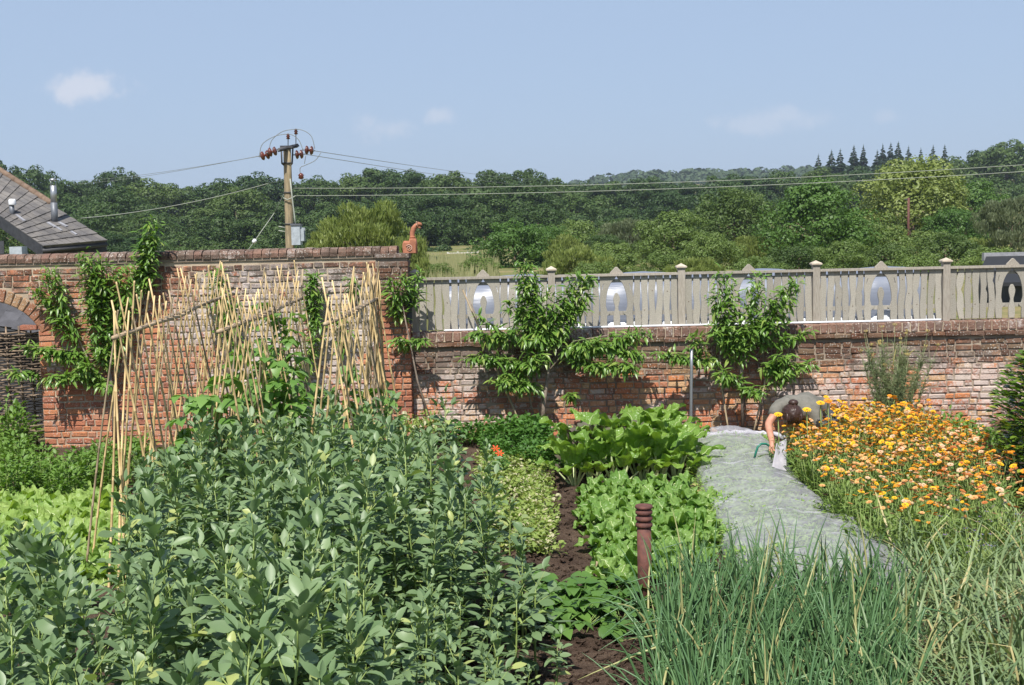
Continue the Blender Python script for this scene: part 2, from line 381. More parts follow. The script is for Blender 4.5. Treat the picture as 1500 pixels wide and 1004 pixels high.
    q['cal_g'] = leaf_mat('marigold_leaf', (.11, .19, .04), (.20, .28, .07), .25, .5)
    q['laurel'] = leaf_mat('laurel_leaf', (.06, .13, .02), (.14, .22, .03), .2, .25, spec=.6, c3=(.30, .33, .05), p3=.1)
    q['fennel'] = leaf_mat('fennel_leaf', (.16, .21, .10), (.25, .29, .13), .2, .6)
    q['fennel_s'] = plain('fennel_head', (.36, .29, .10), .8)
    q['blue'] = leaf_mat('borage_flower', (.18, .20, .50), (.33, .28, .50), .2, .5)
    for nm, a, b_ in (('f_orange', (.76, .25, .012), (.85, .40, .03)), ('f_yellow', (.84, .46, .012), (.88, .58, .03)), ('f_apricot', (.74, .36, .11), (.80, .50, .22)), ('f_peach', (.74, .46, .28), (.80, .58, .38)), ('f_rust', (.50, .14, .03), (.62, .24, .08))):
        q[nm] = leaf_mat(nm, a, b_, .2, .5, (1.1, 1, .8), nsc=14)
    q['f_centre'] = plain('flower_centre', (.28, .11, .02), .8)
    q['f_red'] = leaf_mat('f_red', (.65, .06, .02), (.72, .12, .02), .2, .5)
    q['oak'] = leaf_mat('oak_leaf', (.022, .052, .012), (.070, .118, .023), .22, .55, nsc=.25, tint=.6)
    q['oak2'] = leaf_mat('oak_leaf_light', (.034, .072, .016), (.095, .142, .030), .22, .55, nsc=.25, tint=.6)
    q['bright'] = leaf_mat('maple_leaf', (.055, .12, .021), (.10, .18, .035), .25, .5, nsc=.5, tint=.5)
    q['willow'] = leaf_mat('willow_leaf', (.15, .20, .045), (.235, .275, .08), .25, .5, nsc=.7)
    q['hazel'] = leaf_mat('hazel_leaf', (.085, .14, .032), (.155, .215, .052), .25, .5, nsc=.6, tint=.5)
    q['greyg'] = leaf_mat('sallow_leaf', (.11, .14, .07), (.16, .185, .10), .25, .6, nsc=.6)
    q['conifer'] = leaf_mat('conifer', (.028, .052, .028), (.045, .075, .038), .1, .7)
    q['far'] = leaf_mat('far_wood', (.045, .075, .03), (.06, .095, .035), .15, .7, nsc=.03)
    q['reed'] = leaf_mat('reed', (.20, .22, .10), (.30, .28, .14), .2, .6)
build_mats()

# ------------------------------------------------------------------ ground
def terr(x, y):
    def ss(a, b, t):
        t = min(1, max(0, (t-a)/(b-a))); return t*t*(3-2*t)
    z = -.07-.35*ss(20, 130, y)
    z += 4.0*ss(190, 330, y)
    z += 12.0*ss(260, 460, y)*ss(30, 150, x)
    z += 34*ss(800, 1500, y)
    return z
def make_ground():
    xs = sorted(set([i*10 for i in range(-30, 31)] + [i*60 for i in range(-50, 51)])); ys = [-60, -20, 0, 20, 40, 60, 80, 100, 120, 140, 160]+[180+i*20 for i in range(20)]+[600+i*60 for i in range(32)]
    vs = [(x, y, terr(x, y)) for y in ys for x in xs]; nx = len(xs)
    fs = [(j*nx+i, j*nx+i+1, (j+1)*nx+i+1, (j+1)*nx+i) for j in range(len(ys)-1) for i in range(nx-1)]
    mb = MB(); mb.add(vs, fs); tag(mb.obj('field', MT['meadow']), kind='structure')
    mb = MB(); nx, ny = 170, 190; x0, x1, y0, y1 = -8.5, 8.5, 2.0, 16.7
    vs = []
    for j in range(ny+1):
        for i in range(nx+1):
            x = lerp(x0, x1, i/nx); y = lerp(y0, y1, j/ny)
            vs.append((x, y, .02+.035*fbm((x*3, y*3, 1.7))+.028*fbm((x*11, y*11, 4), 3)))
    fs = [(j*(nx+1)+i, j*(nx+1)+i+1, (j+1)*(nx+1)+i+1, (j+1)*(nx+1)+i) for j in range(ny) for i in range(nx)]
    mb.add(vs, fs); tag(mb.obj('soil', MT['soil']), kind='structure')
    mb = MB()
    for k in range(2600):
        if k < 1500: x, y = U(-.5, 1.1), U(5.6, 8.2)
        else: x, y = U(-.2, .9), U(8.2, 14.6)
        s = U(.006, .028)*(1 if random.random() < .85 else 1.6)
        vs = []
        for z_, n_ in ((-.5, 4), (.45, 4)):
            for a in range(4): vs.append(V((x, y, .03+.035*fbm((x*3, y*3, 1.7)))) + V((math.cos(a*1.57+U(-.4, .4)), math.sin(a*1.57+U(-.4, .4)), z_*U(.5, 1.1)))*s)
        mb.add(vs, [(3, 2, 1, 0), (4, 5, 6, 7), (0, 1, 5, 4), (1, 2, 6, 5), (2, 3, 7, 6), (3, 0, 4, 7)])
    tag(mb.obj('soil_clods', MT['soil'], smooth=False), 'loose crumbs of dark soil on the bare strip of bed', 'soil', kind='stuff')
make_ground()

# ------------------------------------------------------------------ brick walls
def brick_data(w_, h, d, seed, bev=.009, jit=.0055):
    rn = random.Random(seed); bm = bmesh.new(); bmesh.ops.create_cube(bm, size=1)
    for v in bm.verts: v.co = V((v.co.x*w_, v.co.y*d, v.co.z*h))
    bmesh.ops.bevel(bm, geom=list(bm.edges), offset=bev, segments=1, affect='EDGES')
    for v in bm.verts: v.co += V((rn.uniform(-jit, jit), rn.uniform(-jit, jit), rn.uniform(-jit, jit)))
    vs = [v.co.copy() for v in bm.verts]; fs = [tuple(v.index for v in f.verts) for f in bm.faces]; bm.free()
    return vs, fs
CH = .0825
ST = [brick_data(.226, .071, .1, s) for s in range(6)]
HD = [brick_data(.108, .071, .1, 20+s) for s in range(6)]
def lay_bricks(root, x0, x1, zb, zt, yf, mat, n_single, skip=None, want=None, zbow=None, spans=None):
    me_s = []; me_h = []
    for lst, tgt in ((ST, me_s), (HD, me_h)):
        for vs, fs in lst:
            mb = MB(); mb.add(vs, fs); tgt.append(mb.mesh('brick', mat, False))
    allb = []
    row = 0; z = zb
    while z+CH*.6 < zt:
        for (xa, xb) in (spans(z) if spans else [(x0, x1)]):
          x = xa - (0.0 if row % 2 == 0 else .16)-U(0, .02); st = row % 2 == 0; k = 0
          while x < xb:
            w_ = (.226 if st else .108)*U(.93, 1.05)
            a, b = max(x, xa), min(x+w_, xb)
            if b-a > .03:
                c = V(((a+b)/2, yf+.05+U(-.012, -.002)+(.006 if random.random() < .06 else 0), z+CH/2+U(-.004, .004)+.006*math.sin((a+b)*1.1+row*.9)+(zbow((a+b)/2, z) if zbow else 0)))
                if not (skip and skip(c, (b-a)/2)):
                    allb.append((c, st, (b-a)/(.226 if st else .108)))
            x += w_+.012; st = not st
        z += CH; row += 1
    cand = [i for i, (c, st, sc) in enumerate(allb) if st and sc > .9 and (want is None or want(*Q(c)))]
    random.shuffle(cand)
    pick = set(cand[:n_single])
    mb = MB()
    for i, (c, st, sc) in enumerate(allb):
        k = random.randrange(6); m = Matrix.Translation(c) @ Matrix.Rotation(U(-.022, .022), 4, 'Y') @ Matrix.Rotation(U(-.04, .04), 4, 'Z') @ Matrix.Diagonal((sc*U(.95, 1.02), 1, U(.86, 1.04), 1))
        if i in pick: link('brick', (me_s if st else me_h)[k], root, m)
        else:
            vs, fs = (ST if st else HD)[k]; mb.add([m @ v for v in vs], fs)
    o = mb.obj('brickwork', mat, root, False); o['kind'] = 'stuff'
YL, YP, YR = 16.4, 16.34, 16.58
XP0, XP1 = -1.80, -1.37
# arched opening at the far left
AX0, AX1 = -7.72, -6.38
z_cr = P(0, 441, YL).z; z_sp = P(50, 480, YL).z
acx = (AX0+AX1)/2; hs = (AX1-AX0)/2; rise = z_cr-z_sp; AR = (hs*hs+rise*rise)/(2*rise); acz = z_cr-AR
def in_arch(c, hw=0, pad=0.0):
    if not (AX0-hw*.6 < c.x < AX1+hw*.6): return False
    if c.z < z_sp: return True
    return math.hypot(c.x-acx, c.z-acz) < AR+pad
def skip_left(c, hw):
    if c.z > z_sp and in_arch(c, hw): return True
    return AX0-.1 < c.x < AX1+.12 and c.z > z_sp+.02 and math.hypot(c.x-acx, c.z-acz) < AR+.185
def left_wall():
    t = thing('brick_wall', 'tall old red brick wall with an arched opening and rounded brick coping', 'wall', (0, 0, 0))
    mb = MB()                                           # core between the skins; cut out at the arch
    yb, z1 = YL+.36, 2.5
    arc = [(acx+AR*math.sin(a), acz+AR*math.cos(a)) for a in [lerp(-math.asin(hs/AR), math.asin(hs/AR), i/12) for i in range(13)]]
    outl = [(-9.5, -.1), (AX0, -.1)] + [(AX0, z_sp)] + arc[1:-1] + [(AX1, z_sp), (AX1, -.1), (XP0+.1, -.1), (XP0+.1, z1), (-9.5, z1)]
    me = poly_mesh('mortar_core', [outl], .345, MT['mortar'], .001)
    c = link('mortar_core', me, t, Matrix.Translation((0, YL+.008+.1725, 0)) @ UPRIGHT)
    lay_bricks(t, -9.5, XP0-.005, -.02, 2.5, YL, MT['brick_l'], 285, skip_left, lambda u, v: u > 40, None, lambda z: [(-9.5, XP0-.005)] if z+CH > z_sp+.03 else [(-9.5, AX0), (AX1, XP0-.005)])
    ring = [brick_data(.086, .17, .22, 40+s) for s in range(4)]
    rm = []
    for vs, fs in ring:
        m_ = MB(); m_.add(vs, fs); rm.append(m_.mesh('arch_brick', MT['arch'], False))
    half = math.asin(hs/AR)+.06; n = int(2*half*(AR+.09)/.1)
    for i in range(n+1):
        a = lerp(-half, half, i/n)
        link('arch_brick', rm[i % 4], t, Matrix.Translation((acx+(AR+.09)*math.sin(a), YL+.1-.004, acz+(AR+.09)*math.cos(a))) @ Matrix.Rotation(a, 4, 'Y'))
    # coping: rowlock bricks with a rounded top
    def cop(seed):
        rn = random.Random(seed); m_ = MB(); prof = []
        W_, Hh, D = .103+rn.uniform(-.004, .004), .115, .40
        for (y, z) in ((-.20, 0), (-.205, .055), (-.17, .095), (-.09, .115), (.09, .115), (.17, .095), (.205, .055), (.20, 0)): prof.append((y, z))
        vs = [(-W_/2+rn.uniform(-.003, .003), y, z+rn.uniform(-.003, .003)) for y, z in prof] + [(W_/2+rn.uniform(-.003, .003), y, z+rn.uniform(-.003, .003)) for y, z in prof]
        k = len(prof); fs = [tuple(range(k))[::-1], tuple(range(k, 2*k))] + [(i, (i+1) % k, k+(i+1) % k, k+i) for i in range(k)]
        m_.add(vs, fs); return m_.mesh('coping_brick', MT['coping'], False)
    cm = [cop(s) for s in range(6)]
    x = -9.4
    while x < XP1-.18:
        link('coping_brick', random.choice(cm), t, Matrix.Translation((x, YL+.17, 2.535+U(-.004, .004))) @ Matrix.Rotation(U(-.02, .02), 4, 'Y'))
        x += .1135
    mb = MB(); box(mb, (-9.5, YL-.012, 2.5), (XP1-.24, YL+.36, 2.56)); mb.obj('mortar_bed', MT['mortar_dark'], t, False)
    return t
left_wall()
def pier():
    t = thing('brick_pier', 'sooty brick pier ending the tall wall, under a terracotta beast', 'pier')
    mb = MB(); box(mb, (XP0+.012, YP+.012, -.1), (XP1-.012, YL+.36, 2.5)); mb.obj('mortar_core', MT['mortar_dark'], t, False)
    lay_bricks(t, XP0, XP1, -.02, 2.5, YP, MT['brick_p'], 60)
    # right return face
    mb = MB(); z = -.02; r = 0
    while z < 2.46:
        y = YP+.105
        for k in range(2):
            vs, fs = (ST if (r+k) % 2 else HD)[random.randrange(6)]
            L = .226 if (r+k) % 2 else .108
            m = Matrix.Translation((XP1-.05, y+L/2, z+CH/2)) @ Matrix.Rotation(R(90), 4, 'Z'); mb.add([m @ v for v in vs], fs); y += L+.012
        z += CH; r += 1
    o = mb.obj('return_bricks', MT['brick_p'], t, False); o['kind'] = 'stuff'
    mb = MB(); box(mb, (XP0-.01, YP-.02, 2.5), (XP1+.015, YL+.36, 2.555)); mb.obj('cap_course', MT['coping'], t, False)
    mb = MB(); box(mb, (P(582, 0, YP).x, YP-.004, P(590, 475, YP).z), (P(590, 0, YP).x, YP+.001, P(590, 418, YP).z)); mb.obj('vent_slot', MT['iron'], t, False)
pier()
def right_wall():
    t = thing('brick_wall', 'low weathered brick wall with patchy limewash carrying the wooden fence', 'wall')
    mb = MB(); box(mb, (XP1, YR+.007, -.1), (9.5, YR+.30, 1.30)); mb.obj('mortar_core', MT['mortar_dark'], t, False)
    bow = lambda x, z: .006*math.sin(x*1.3)*z
    lay_bricks(t, XP1+.004, 9.0, -.02, 1.26, YR, MT['brick_r'], 290, None, lambda u, v: (610 < u < 1500 and v < 640), bow)
    # projecting creasing course
    mb = MB(); x = XP1+.01; k = 0
    while x < 9:
        L = U(.14, .24); vs, fs = brick_data(L, .062, .13, 300+k, .01, .007); k += 1
        mb.add([v+V((x+L/2, YR+.045-.028, 1.295+U(-.005, .004))) for v in vs], fs); x += L+.006
    o = mb.obj('creasing_course', MT['brick_r'], t, False); o['kind'] = 'stuff'
    cm = []
    for s in range(6):
        vs, fs = brick_data(.105, .135, .30, 500+s, .014, .004); m_ = MB(); m_.add(vs, fs); cm.append(m_.mesh('coping_brick', MT['coping'], False))
    x = XP1+.06
    while x < 9:
        link('coping_brick', random.choice(cm), t, Matrix.Translation((x, YR+.13+U(-.005, .005), 1.40+U(-.005, .005))) @ Matrix.Rotation(U(-.02, .02), 4, 'Y')); x += .1115
    mb = MB(); box(mb, (XP1+.01, YR-.006, 1.33), (9, YR+.27, 1.455)); mb.obj('mortar_bed', MT['mortar'], t, False)
right_wall()

# terracotta beast on the pier
def beast():
    y = YP+.16; x1, x0 = P(599, 0, y).x, P(580.5, 0, y).x
    zb = 2.558; px = (x1-x0)/18.5
    t = thing('terracotta_finial', 'terracotta dragon neck finial on a scrolled block above the brick pier', 'finial', (0, 0, 0))
    pts = [(x0, 0), (x1, 0), (x1, 13*px), (x1-1*px, 20*px), (x1-8*px, 20*px), (x1-8.5*px, 15*px), (x0+1*px, 15*px), (x0, 12*px)]
    me = poly_mesh('block', [[(a, zb+b) for a, b in pts]], .22, MT['terra'], .01)
    link('block', me, t, Matrix.Translation((0, y, 0)) @ UPRIGHT)
    mb = MB(); tube(mb, [(x0, y-.0, zb+15.5*px), (x1-8.4*px, y, zb+15.5*px)], 2.4*px, 12); mb.obj('ridge_roll', MT['terra'], t)
    mb = MB(); cx, cz = x0+9*px, zb+7*px          # volute in relief
    sp = []
    for i in range(40):
        a = -2.6+i*.27; r = px*(5.2-.115*i)
        sp.append((cx+r*math.cos(a), y-.115, cz-r*math.sin(a)))
    tube(mb, sp, .006, 5); mb.obj('scroll', MT['terra_hi'], t)
    mb = MB(); nk = [(x1-5*px, 19*px), (x1-5.2*px, 24*px), (x1-5*px, 30*px), (x1-3*px, 36*px), (x1+.5*px, 40*px), (x1+4*px, 41*px)]
    rr = [4.2*px, 3.6*px, 3.8*px, 3.9*px, 3.4*px, 3.0*px]
    tube(mb, [(a, y, zb+b) for a, b in nk], rr, 12); mb.obj('neck', MT['terra'], t)
    mb = MB(); tube(mb, [(x1-8.8*px, y, zb+22.5*px), (x1-1.2*px, y, zb+22.5*px)], .1, 4)
    mb = MB(); lathe(mb, [(3.6*px, -.9*px), (4.6*px, -.5*px), (4.6*px, .5*px), (3.6*px, .9*px)], (x1-5*px, y, zb+23*px), 14); mb.obj('collar', MT['terra'], t)
    mb = MB(); tube(mb, [(x1+1*px, y, zb+41*px), (x1+4.4*px, y, zb+42.5*px), (x1+7.5*px, y, zb+42*px), (x1+9.5*px, y, zb+40*px)], [3.0*px, 3.3*px, 2.6*px, 1.2*px], 10); hd = mb.obj('head', MT['terra'], t)
    mb = MB(); tube(mb, [(x1+3.0*px, y, zb+38.5*px), (x1+6*px, y, zb+37*px), (x1+8*px, y, zb+36*px)], [1.6*px, 1.7*px, .7*px], 8); mb.obj('jaw', MT['terra'], hd)
    for s in (-1, 1):
        mb = MB(); tube(mb, [(x1+3*px, y+s*2.4*px, zb+44*px), (x1+1.2*px, y+s*3*px, zb+46.5*px)], [1.1*px, .2*px], 6); mb.obj('ear', MT['terra_hi'], hd)
    mb = MB(); tube(mb, [(x1+1.2*px, y-3.1*px, zb+39.6*px), (x1+2.6*px, y-2.9*px, zb+43*px)], 1.0*px, 6); mb.obj('cheek_scale', MT['terra_hi'], hd)
beast()

# wattle hurdle and slate lean-to seen through the arch
def hurdle():
    t = thing('wattle_hurdle', 'woven wattle hurdle closing the arched opening in the tall wall', 'hurdle')
    y = YL+.16; zt = P(30, 482, y).z; x0, x1 = -7.75, -6.36
    for k in range(9):
        x = lerp(x0+.06, x1-.03, k/8); mb = MB()
        tube(mb, [(x+U(-.01, .01), y, -.05), (x+U(-.01, .01), y, zt*.6), (x+U(-.01, .01), y, zt+U(.03, .09))], [.017, .015, .011], 6); mb.obj('upright', MT['wattle'], t)
    n = 44
    for r in range(n):
        z = .06+(zt-.08)*r/n; mb = MB(); pts = []
        ph = r % 2
        for k in range(17):
            x = lerp(x0, x1, k/16)
            pts.append((x, y-.034*math.cos(math.pi*(k/2+ph)), z+.008*math.sin(k*1.3+r)+U(-.005, .005)))
        tube(mb, pts, U(.009, .014), 5); mb.obj('rod', MT['wattle'], t)
hurdle()
def leanto():
    t = thing('slate_shed', 'grey slate roof of a low shed seen through the brick arch', 'shed')
    a = P(-90, 455, 18.6); b = P(75, 492, 18.0); up_ = V((-.1, 1.0, .62)).normalized(); ex = (b-a).normalized()
    nrm = ex.cross(up_).normalized(); L = (b-a).length
    mb = MB(); q = [a, b, b+up_*1.6, a+up_*1.6]; mb.add([p-nrm*.03 for p in q]+[p-nrm*.06 for p in q], [(0, 1, 2, 3), (7, 6, 5, 4), (0, 4, 5, 1)]); mb.obj('roof_deck', MT['board_dark'], t, False)
    vs, fs = brick_data(.27, .012, .34, 77, .003, .002); m_ = MB(); m_.add(vs, fs); me = m_.mesh('slate', MT['slate_blue'], False)
    rot = Matrix((ex, up_, nrm)).transposed().to_4x4()
    for r in range(7):
        for k in range(int(L/.28)+1):
            p = a+ex*(.14+k*.28+(r % 2)*.14)+up_*(.15+r*.21)+nrm*.006*1
            m = Matrix.Translation(p+nrm*U(0, .006)) @ rot @ Matrix.Rotation(.05, 4, 'X') @ Matrix.Rotation(U(-.02, .02), 4, 'Z'); link('slate', me, t, m)
    mb = MB(); box(mb, (a.x, a.y+.06, -.05), (b.x, a.y+.14, min(a.z, b.z)-.03)); mb.obj('wall', MT['board_dark'], t, False)
leanto()

# ------------------------------------------------------------------ fence on the low wall
def fence():
    t = thing('wooden_fence', 'weathered wooden fence of waney boards and pointed arches on the low wall', 'fence')
    y = YR+.13; zb, zt = 1.475, 2.175
    px = [P(u, 430, y).x for u in (608, 808, 998, 1195, 1385)]; st = (px[4]-px[0])/4; px.append(px[4]+st)
    for x in px:
        mb = MB(); box(mb, (x-.048, y-.048, 1.46), (x+.048, y+.048, 2.255)); p = mb.obj('post', MT['wood_post'], t, False)
        mb = MB(); box(mb, (x-.06, y-.06, 2.255), (x+.06, y+.06, 2.272)); q = mb.obj('post_neck', MT['wood_post'], p, False)
        mb = MB(); s = .072
        mb.add([(x-s, y-s, 2.272), (x+s, y-s, 2.272), (x+s, y+s, 2.272), (x-s, y+s, 2.272), (x-s, y-s, 2.29), (x+s, y-s, 2.29), (x+s, y+s, 2.29), (x-s, y+s, 2.29), (x, y, 2.33)],
               [(3, 2, 1, 0), (0, 1, 5, 4), (1, 2, 6, 5), (2, 3, 7, 6), (3, 0, 4, 7), (4, 5, 8), (5, 6, 8), (6, 7, 8), (7, 4, 8)]); mb.obj('post_cap', MT['wood_cap'], p, False)
    for b in range(5):
        x0, x1 = px[b]+.048, px[b+1]-.048; W = x1-x0; cx = (x0+x1)/2
        mb = MB(); box(mb, (x0, y-.05, zt), (x1, y+.05, zt+.032)); mb.obj('top_rail', MT['wood_post'], t, False)
        mb = MB(); box(mb, (x0, y+.012, zb+.16), (x1, y+.04, zb+.215)); mb.obj('bottom_rail', MT['wood_grey'], t, False)
        mb = MB(); box(mb, (x0, y+.012, zt-.09), (x1, y+.04, zt-.045)); mb.obj('upper_rail', MT['wood_grey'], t, False)
        n = 6; ab = .235                                  # half width of the arch panel
        side = cx-ab-x0; wv = b >= 3
        for sgn in (-1, 1):
            for k in range(n):
                c = (x0+side*(k+.5)/n) if sgn < 0 else (x1-side*(k+.5)/n)
                hw = side/n*.5-.011
                amp = U(.004, .009)*(1.15 if wv else 1); ph = U(0, 6); fr = U(6, 13); sw = U(-.018, .018)*(.85 if wv else .6)
                L_, R_ = [], []
                for i in range(13):
                    q = i/12; z = lerp(zb+.012, zt-.004, q)
                    bend = sw*math.sin(q*math.pi*1.6+ph)
                    L_.append((c-hw+bend+amp*math.sin(fr*q+ph), z)); R_.append((c+hw+bend+amp*.8*math.sin(fr*q*1.1+ph+1.0), z))
                if random.random() < .5 and wv:           # branch notch in the waney edge
                    j = random.randint(4, 9); R_[j] = (R_[j][0]-.018, R_[j][1])
                me = poly_mesh('board', [L_+R_[::-1]], .02, MT['wood_grey'], .003)
                bd = link('board', me, t, Matrix.Translation((0, y, 0)) @ UPRIGHT)
                if random.random() < .5:
                    mb = MB(); kx, kz = c+U(-.3, .3)*hw, U(zb+.15, zt-.12)
                    lathe(mb, [(.008, 0), (.007, .002)], (kx, kz, 0), 8)
                    mb.v = [(a, y-.0102-c_, b_) for (a, b_, c_) in mb.v]; mb.obj('knot', MT['bark'], t)
        # arch: two half panels with a pointed opening
        def opening(q):                                    # half width of the opening at height share q
            if q > .94: return 0
            if q > .30: return .150*math.sqrt(max(0, 1-((q-.42)/.53)**2)) if q > .42 else .150-.02*(1-((q-.30)/.12))
            if q > .25: return .10
            return .135
        for sgn in (-1, 1):
            qs = [.012, .12, .19, .22, .26, .29, .31, .36, .42, .5, .58, .66, .74, .8, .85, .89, .925, .94]
            inn = [(cx+sgn*max(.004, opening(q)), lerp(zb, zt-.004, q)) for q in qs]+[(cx+sgn*.004, zt-.004)]
            outer = [(cx+sgn*(ab-.012+.006*math.sin(i*1.7+b)), lerp(zt-.004, zb+.012, i/8)) for i in range(9)]
            sx = cx+sgn*.188; slit = []
            for i in range(7): q = i/6; slit.append((sx-sgn*.018*(q*q), lerp(zt-.19, zt-.105, q)))
            slit2 = [(a+sgn*.012, z) for a, z in slit]
            me = poly_mesh('arch_board', [inn+outer, slit+slit2[::-1]], .022, MT['wood_grey'], .003)
            link('arch_board', me, t, Matrix.Translation((0, y-.001, 0)) @ UPRIGHT)
        wid = [(0, .040), (.12, .043), (.2, .042), (.27, .032), (.33, .022), (.38, .019), (.44, .030), (.5, .040), (.55, .042), (.59, .036), (.63, .024), (.66, .01)]
        lp = [(cx-w_, lerp(zb+.012, zt, q)) for q, w_ in wid]+[(cx+w_, lerp(zb+.012, zt, q)) for q, w_ in wid[::-1]]
        me = poly_mesh('baluster', [lp], .022, MT['wood_grey'], .003); link('baluster', me, t, Matrix.Translation((0, y-.0005, 0)) @ UPRIGHT)
        pk = [(-.092, 0), (.092, 0), (.075, .022), (.045, .05), (.015, .082), (0, .088), (-.015, .082), (-.045, .05), (-.075, .022)]
        me = poly_mesh('peak', [[(cx+a, zt+.033+z) for a, z in pk]], .03, MT['wood_post'], .004); link('peak', me, t, Matrix.Translation((0, y-.01, 0)) @ UPRIGHT)
fence()
# polythene tunnel standing behind the fence
def tunnel():
    t = thing('polythene_tunnel', 'long low cloche of shiny grey polythene just behind the fence', 'cloche')
    x0, x1 = P(652, 430, 17).x, P(1366, 430, 17).x; n = 150; px0 = P(745, 430, 17).x; vs = []; K = 12
    for i in range(n+1):
        x = lerp(x0, x1, i/n); hoop = abs(math.cos((x-px0-.16)*math.pi/1.83))
        for k in range(K+1):
            a = math.pi*k/K; rz = .70-.065*(1-hoop**3)*(math.sin(a))
            rz += .022*fbm((x*2.2, k*.6, 3))
            vs.append((x, 18.15-.80*math.copysign(abs(math.cos(a))**.45, math.cos(a))+.03*fbm((x*3, k*.7, 9)), 1.30+(rz+.17)*math.sin(a)**.6))
    fs = [(i*(K+1)+k, i*(K+1)+k+1, (i+1)*(K+1)+k+1, (i+1)*(K+1)+k) for i in range(n) for k in range(K)]
    mb = MB(); mb.add(vs, fs); mb.obj('cover', MT['poly'], t)
    mb = MB(); vs = []; n = 220                          # slack hem lying on the coping
    for i in range(n+1):
        x = lerp(x0-.02, x1+.05, i/n); h = .05+.12*max(0, fbm((x*2.6, 0, 5)))+.04*abs(fbm((x*9, 1, 2)))
        for k, (yy, zz) in enumerate(((YR+.185, .004), (YR+.19+.01*fbm((x*7, 3, 3)), .014), (YR+.2, .02+h*.5), (YR+.215, .02+h), (YR+.33, .06))):
            vs.append((x, yy+.01*fbm((x*5, k, 1)), 1.468+zz))
    mb.add(vs, [(i*5+k, i*5+k+1, (i+1)*5+k+1, (i+1)*5+k) for i in range(n) for k in range(4)]); mb.obj('hem', MT['poly_w'], t)
    mb = MB(); tube(mb, [(lerp(x0, x1, i/30), YR+.07+.012*fbm((i, 0, 0)), 1.483) for i in range(31)], .015, 6); mb.obj('rolled_edge', MT['poly_w'], t)
tunnel()

